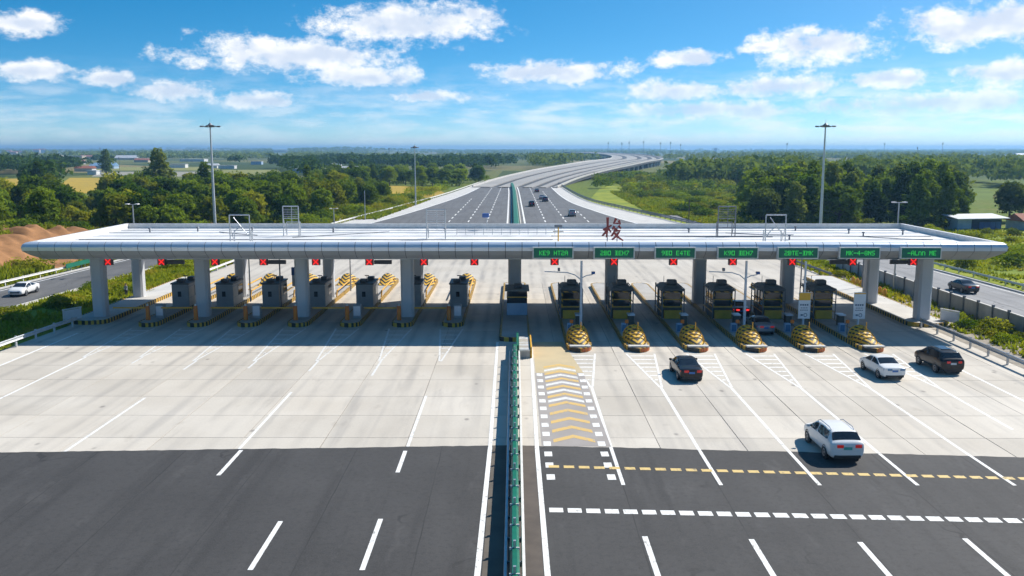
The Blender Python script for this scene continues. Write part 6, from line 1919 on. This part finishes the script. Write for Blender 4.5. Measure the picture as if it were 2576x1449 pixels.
# --- grass tufts, ground cover
def tufts(name, label, areas, n, size, mat):
    rng = np.random.default_rng(len(name) + n)
    P = []
    for (poly, share) in areas:
        (x0, x1), (y0, y1), skew = poly
        k = int(n * share)
        y = rng.uniform(y0, y1, k); x = rng.uniform(x0, x1, k) + (y - y0) * skew
        P.append(np.stack([x, y, np.full(k, -0.06)], 1))
    P = np.concatenate(P); k = len(P)
    keep = vnoise(P[:, 0] / 3.1, P[:, 1] / 3.1, 31) > 0.28
    P = P[keep]; k = len(P)
    B = []
    for q in range(3):
        a = rng.uniform(0, 6.28, k); s = size * rng.uniform(0.5, 1.5, k)
        dx, dy = np.cos(a) * s * 0.35, np.sin(a) * s * 0.35
        lx, ly = rng.normal(size=k) * s * 0.4, rng.normal(size=k) * s * 0.4
        B.append(np.stack([P + np.stack([-dx, -dy, np.zeros(k)], 1), P + np.stack([dx, dy, np.zeros(k)], 1), P + np.stack([lx, ly, s], 1)], 1))
    v = np.concatenate(B).reshape(-1, 3)
    o = link_mesh(name, np_mesh(name, v, tris=np.arange(len(v)).reshape(-1, 3)), mat)
    tag(o, label, 'grass', kind='stuff')
tufts('verge_grass', 'rough grass on the verges beside the side roads and plaza', [(((-58, -47.2), (64, 178), 0.03), 0.34), (((66.5, 110), (95, 205), 0.0), 0.48), (((44.4, 49.8), (66, 200), 0.0), 0.12), (((-75, -69.5), (90, 180), 0.06), 0.10)], 30000, 0.42, M['grass_blade'])
tufts('slope_grass', 'tall grass on the slopes along the highway', [(((-75, -45), (180, 235), 0.0), 0.35), (((-62, -36), (235, 330), 0.06), 0.30), (((46, 70), (190, 300), -0.02), 0.30), (((38, 95), (250, 390), 0.02), 0.45)], 34000, 0.7, M['grass_blade'])

def bank_tufts():
    rng = np.random.default_rng(77); P = []
    while len(P) < 5200:
        y = rng.uniform(100, 195); x = -71.5 + (y - 120) * 0.075 - (rng.uniform(10.5, 28) if rng.random() < 0.75 else rng.uniform(-1.5, 2.5))
        if vnoise(np.array(x / 4.0), np.array(y / 6.0), 55) > 0.42: P.append((x, y, bank_z(x, y) - 0.1))
    P = np.array(P); k = len(P); B = []
    for q in range(3):
        a = rng.uniform(0, 6.28, k); s_ = rng.uniform(0.4, 1.2, k)
        d = np.stack([np.cos(a) * s_ * 0.4, np.sin(a) * s_ * 0.4, np.zeros(k)], 1)
        B.append(np.stack([P - d, P + d, P + np.stack([rng.normal(size=k) * 0.3, rng.normal(size=k) * 0.3, s_ + 0.3], 1)], 1))
    v = np.concatenate(B).reshape(-1, 3)
    tag(link_mesh('bank_grass', np_mesh('bank_grass', v, tris=np.arange(len(v)).reshape(-1, 3)), M['grass_blade']), 'coarse grass over the top of the soil bank', 'grass', kind='stuff')
bank_tufts()
# --- woods on the plain that read as one mass
def far_wood(name, label, xr, yr, n, seed, cut, size=(9, 15), skyline=False):
    rng = np.random.default_rng(seed)
    y = np.exp(rng.uniform(math.log(yr[0]), math.log(yr[1]), n)); u = rng.uniform(xr[0], xr[1], n)
    x = (u - 1295) / 2280 * y
    dens = 0.6 * vnoise(x / (60 + y * 0.10) + seed, y / (110 + y * 0.12), seed) + 0.4 * vnoise(x / 37.0, y / 60.0, seed + 5)
    keep = dens > cut
    # leave the road, the viaduct, fields and buildings clear
    lx = np.interp(y, [400, 640, 850, 1100, 1500, 2000, 2600], [-30, -8, 50, 104, 140, 152, 126]); rx = np.interp(y, [400, 640, 850, 1100, 1500, 2000, 2600], [32, 80, 132, 188, 226, 236, 210])
    keep &= ~((x > lx - 6) & (x < rx + np.interp(y, [400, 600, 1100, 1300], [20, 70, 70, 10])) & (y < 2700))
    py = 376 + 18 * 2280 / y; pxx = 1295 + x / y * 2280
    for (a, b, c, d) in ((150, 330, 440, 490), (-120, 60, 446, 480), (225, 565, 418, 446), (538, 725, 425, 452), (2385, 2505, 462, 505)):
        keep &= ~((pxx > a) & (pxx < b) & (py > c - 2) & (py < d + 4))
    for (bx, by, bw, *_r) in far_list:
        keep &= ~((np.abs(pxx - bx) < bw * 0.55) & (py > by - 3) & (py < by + 16 + (by - 376) * 0.16))
    x, y = x[keep], y[keep]; k = len(x)
    s = rng.uniform(size[0], size[1], k) * (1 + np.clip((y - 1500) / 2600, 0, 1.0) * 0.15)
    z = terr(x, y)
    per = np.where(y < 900, 64, np.where(y < 1800, 34, 14))
    idx = np.repeat(np.arange(k), per); m_ = len(idx)
    d = rng.normal(size=(m_, 3)); d /= np.linalg.norm(d, axis=1, keepdims=True); d[:, 2] = np.abs(d[:, 2]) - 0.15
    lump = 1 + 0.22 * np.sin(d[:, 0] * 6 + idx) * np.sin(d[:, 1] * 5 + idx * 2)
    hs = s[idx]
    rr = rng.uniform(0.75, 1.05, m_) * lump
    C = np.stack([x[idx] + d[:, 0] * hs * 0.52 * rr, y[idx] + d[:, 1] * hs * 0.52 * rr, z[idx] + hs * 0.50 + d[:, 2] * hs * 0.48 * rr], 1)
    hsz = hs * np.where(per[idx] == 64, 0.12, np.where(per[idx] == 34, 0.17, 0.27))
    o = link_mesh(name, leaves_mesh(name, C, d, hsz, rng), M['leaf_far'])
    tag(o, label, 'wood', kind='stuff')
    return k
far_wood('far_wood', 'patchy woods over the plain left of the highway', (-150, 1290), (400, 1500), 5200, 41, 0.53)
far_wood('far_wood', 'patchy woods over the plain right of the highway', (1330, 2740), (430, 1500), 4200, 43, 0.60)
far_wood('horizon_wood', 'blue wooded hills along the whole horizon', (-250, 2850), (1500, 8000), 17000, 47, 0.46, (9, 14))

# ------------------------------------------------------------------ words for the plants, one by one
NUM = ['first', 'second', 'third', 'fourth', 'fifth', 'sixth', 'seventh', 'eighth', 'ninth', 'tenth', 'eleventh', 'twelfth', 'thirteenth', 'fourteenth', 'fifteenth', 'sixteenth', 'seventeenth', 'eighteenth', 'nineteenth', 'twentieth']
TONE = {'leaf_dark': 'dark green', 'leaf_mid': 'green', 'leaf_olive': 'olive', 'leaf_bright': 'yellow-green', 'leaf_grey': 'grey-green'}
WHERE = {'trees of the wood behind the yellow slope': ('tree', 'behind the yellow slope'), 'trees of the left wood': ('tree', 'of the left wood'), 'trees of the right grove': ('tree', 'of the right grove'), 'shrubs on the left slope': ('shrub', 'on the left highway slope'),
         'shrubs on the soil bank': ('shrub', 'on the soil bank'), 'shrubs of the right meadow': ('shrub', 'in the right meadow'), 'shrubs beyond the right side road': ('shrub', 'beyond the right side road'),
         'bushes on the left verge': ('bush', 'on the left verge'), 'bushes on the right verge': ('bush', 'behind the right walkway')}
for g_, (kind_, where_) in WHERE.items():
    L_ = sorted([o for o in COL.objects if o.get('group') == g_], key=lambda o: o.location.y)
    per_ = 15
    rows_ = [L_[i:i + per_] for i in range(0, len(L_), per_)]
    for r_, row in enumerate(rows_):
        row.sort(key=lambda o: o.location.x / o.location.y)
        for c_, o in enumerate(row):
            tone = TONE[o.children[0].data.materials[0].name]
            big = 'large ' if o.scale.z * (10 if kind_ == 'tree' else 2.4) > (10.5 if kind_ == 'tree' else 3.0) else 'small ' if o.scale.z * (10 if kind_ == 'tree' else 2.4) < (8.0 if kind_ == 'tree' else 1.5) else ''
            o['label'] = f'{big}{tone} {kind_}, {NUM[c_]} from the left in row {NUM[r_]} {where_}'.replace('row ' + NUM[r_], f'the {NUM[r_]} row')

# ------------------------------------------------------------------ the air
hz = MB().box(-15000, 15000, -2500, 16500, -9.0, 66.0).build('haze')
m = bpy.data.materials.new('haze'); m.use_nodes = True
m.node_tree.nodes.clear()
ho = m.node_tree.nodes.new('ShaderNodeOutputMaterial'); pv = m.node_tree.nodes.new('ShaderNodeVolumePrincipled')
pv.inputs['Color'].default_value = (0.30, 0.60, 0.96, 1)
pv.inputs['Density'].default_value = 1.7e-4
pv.inputs['Anisotropy'].default_value = 0.3
m.node_tree.links.new(pv.outputs[0], ho.inputs['Volume'])
hz.data.materials.append(m)
tag(hz, 'thin blue air over the whole place', 'haze', kind='stuff')
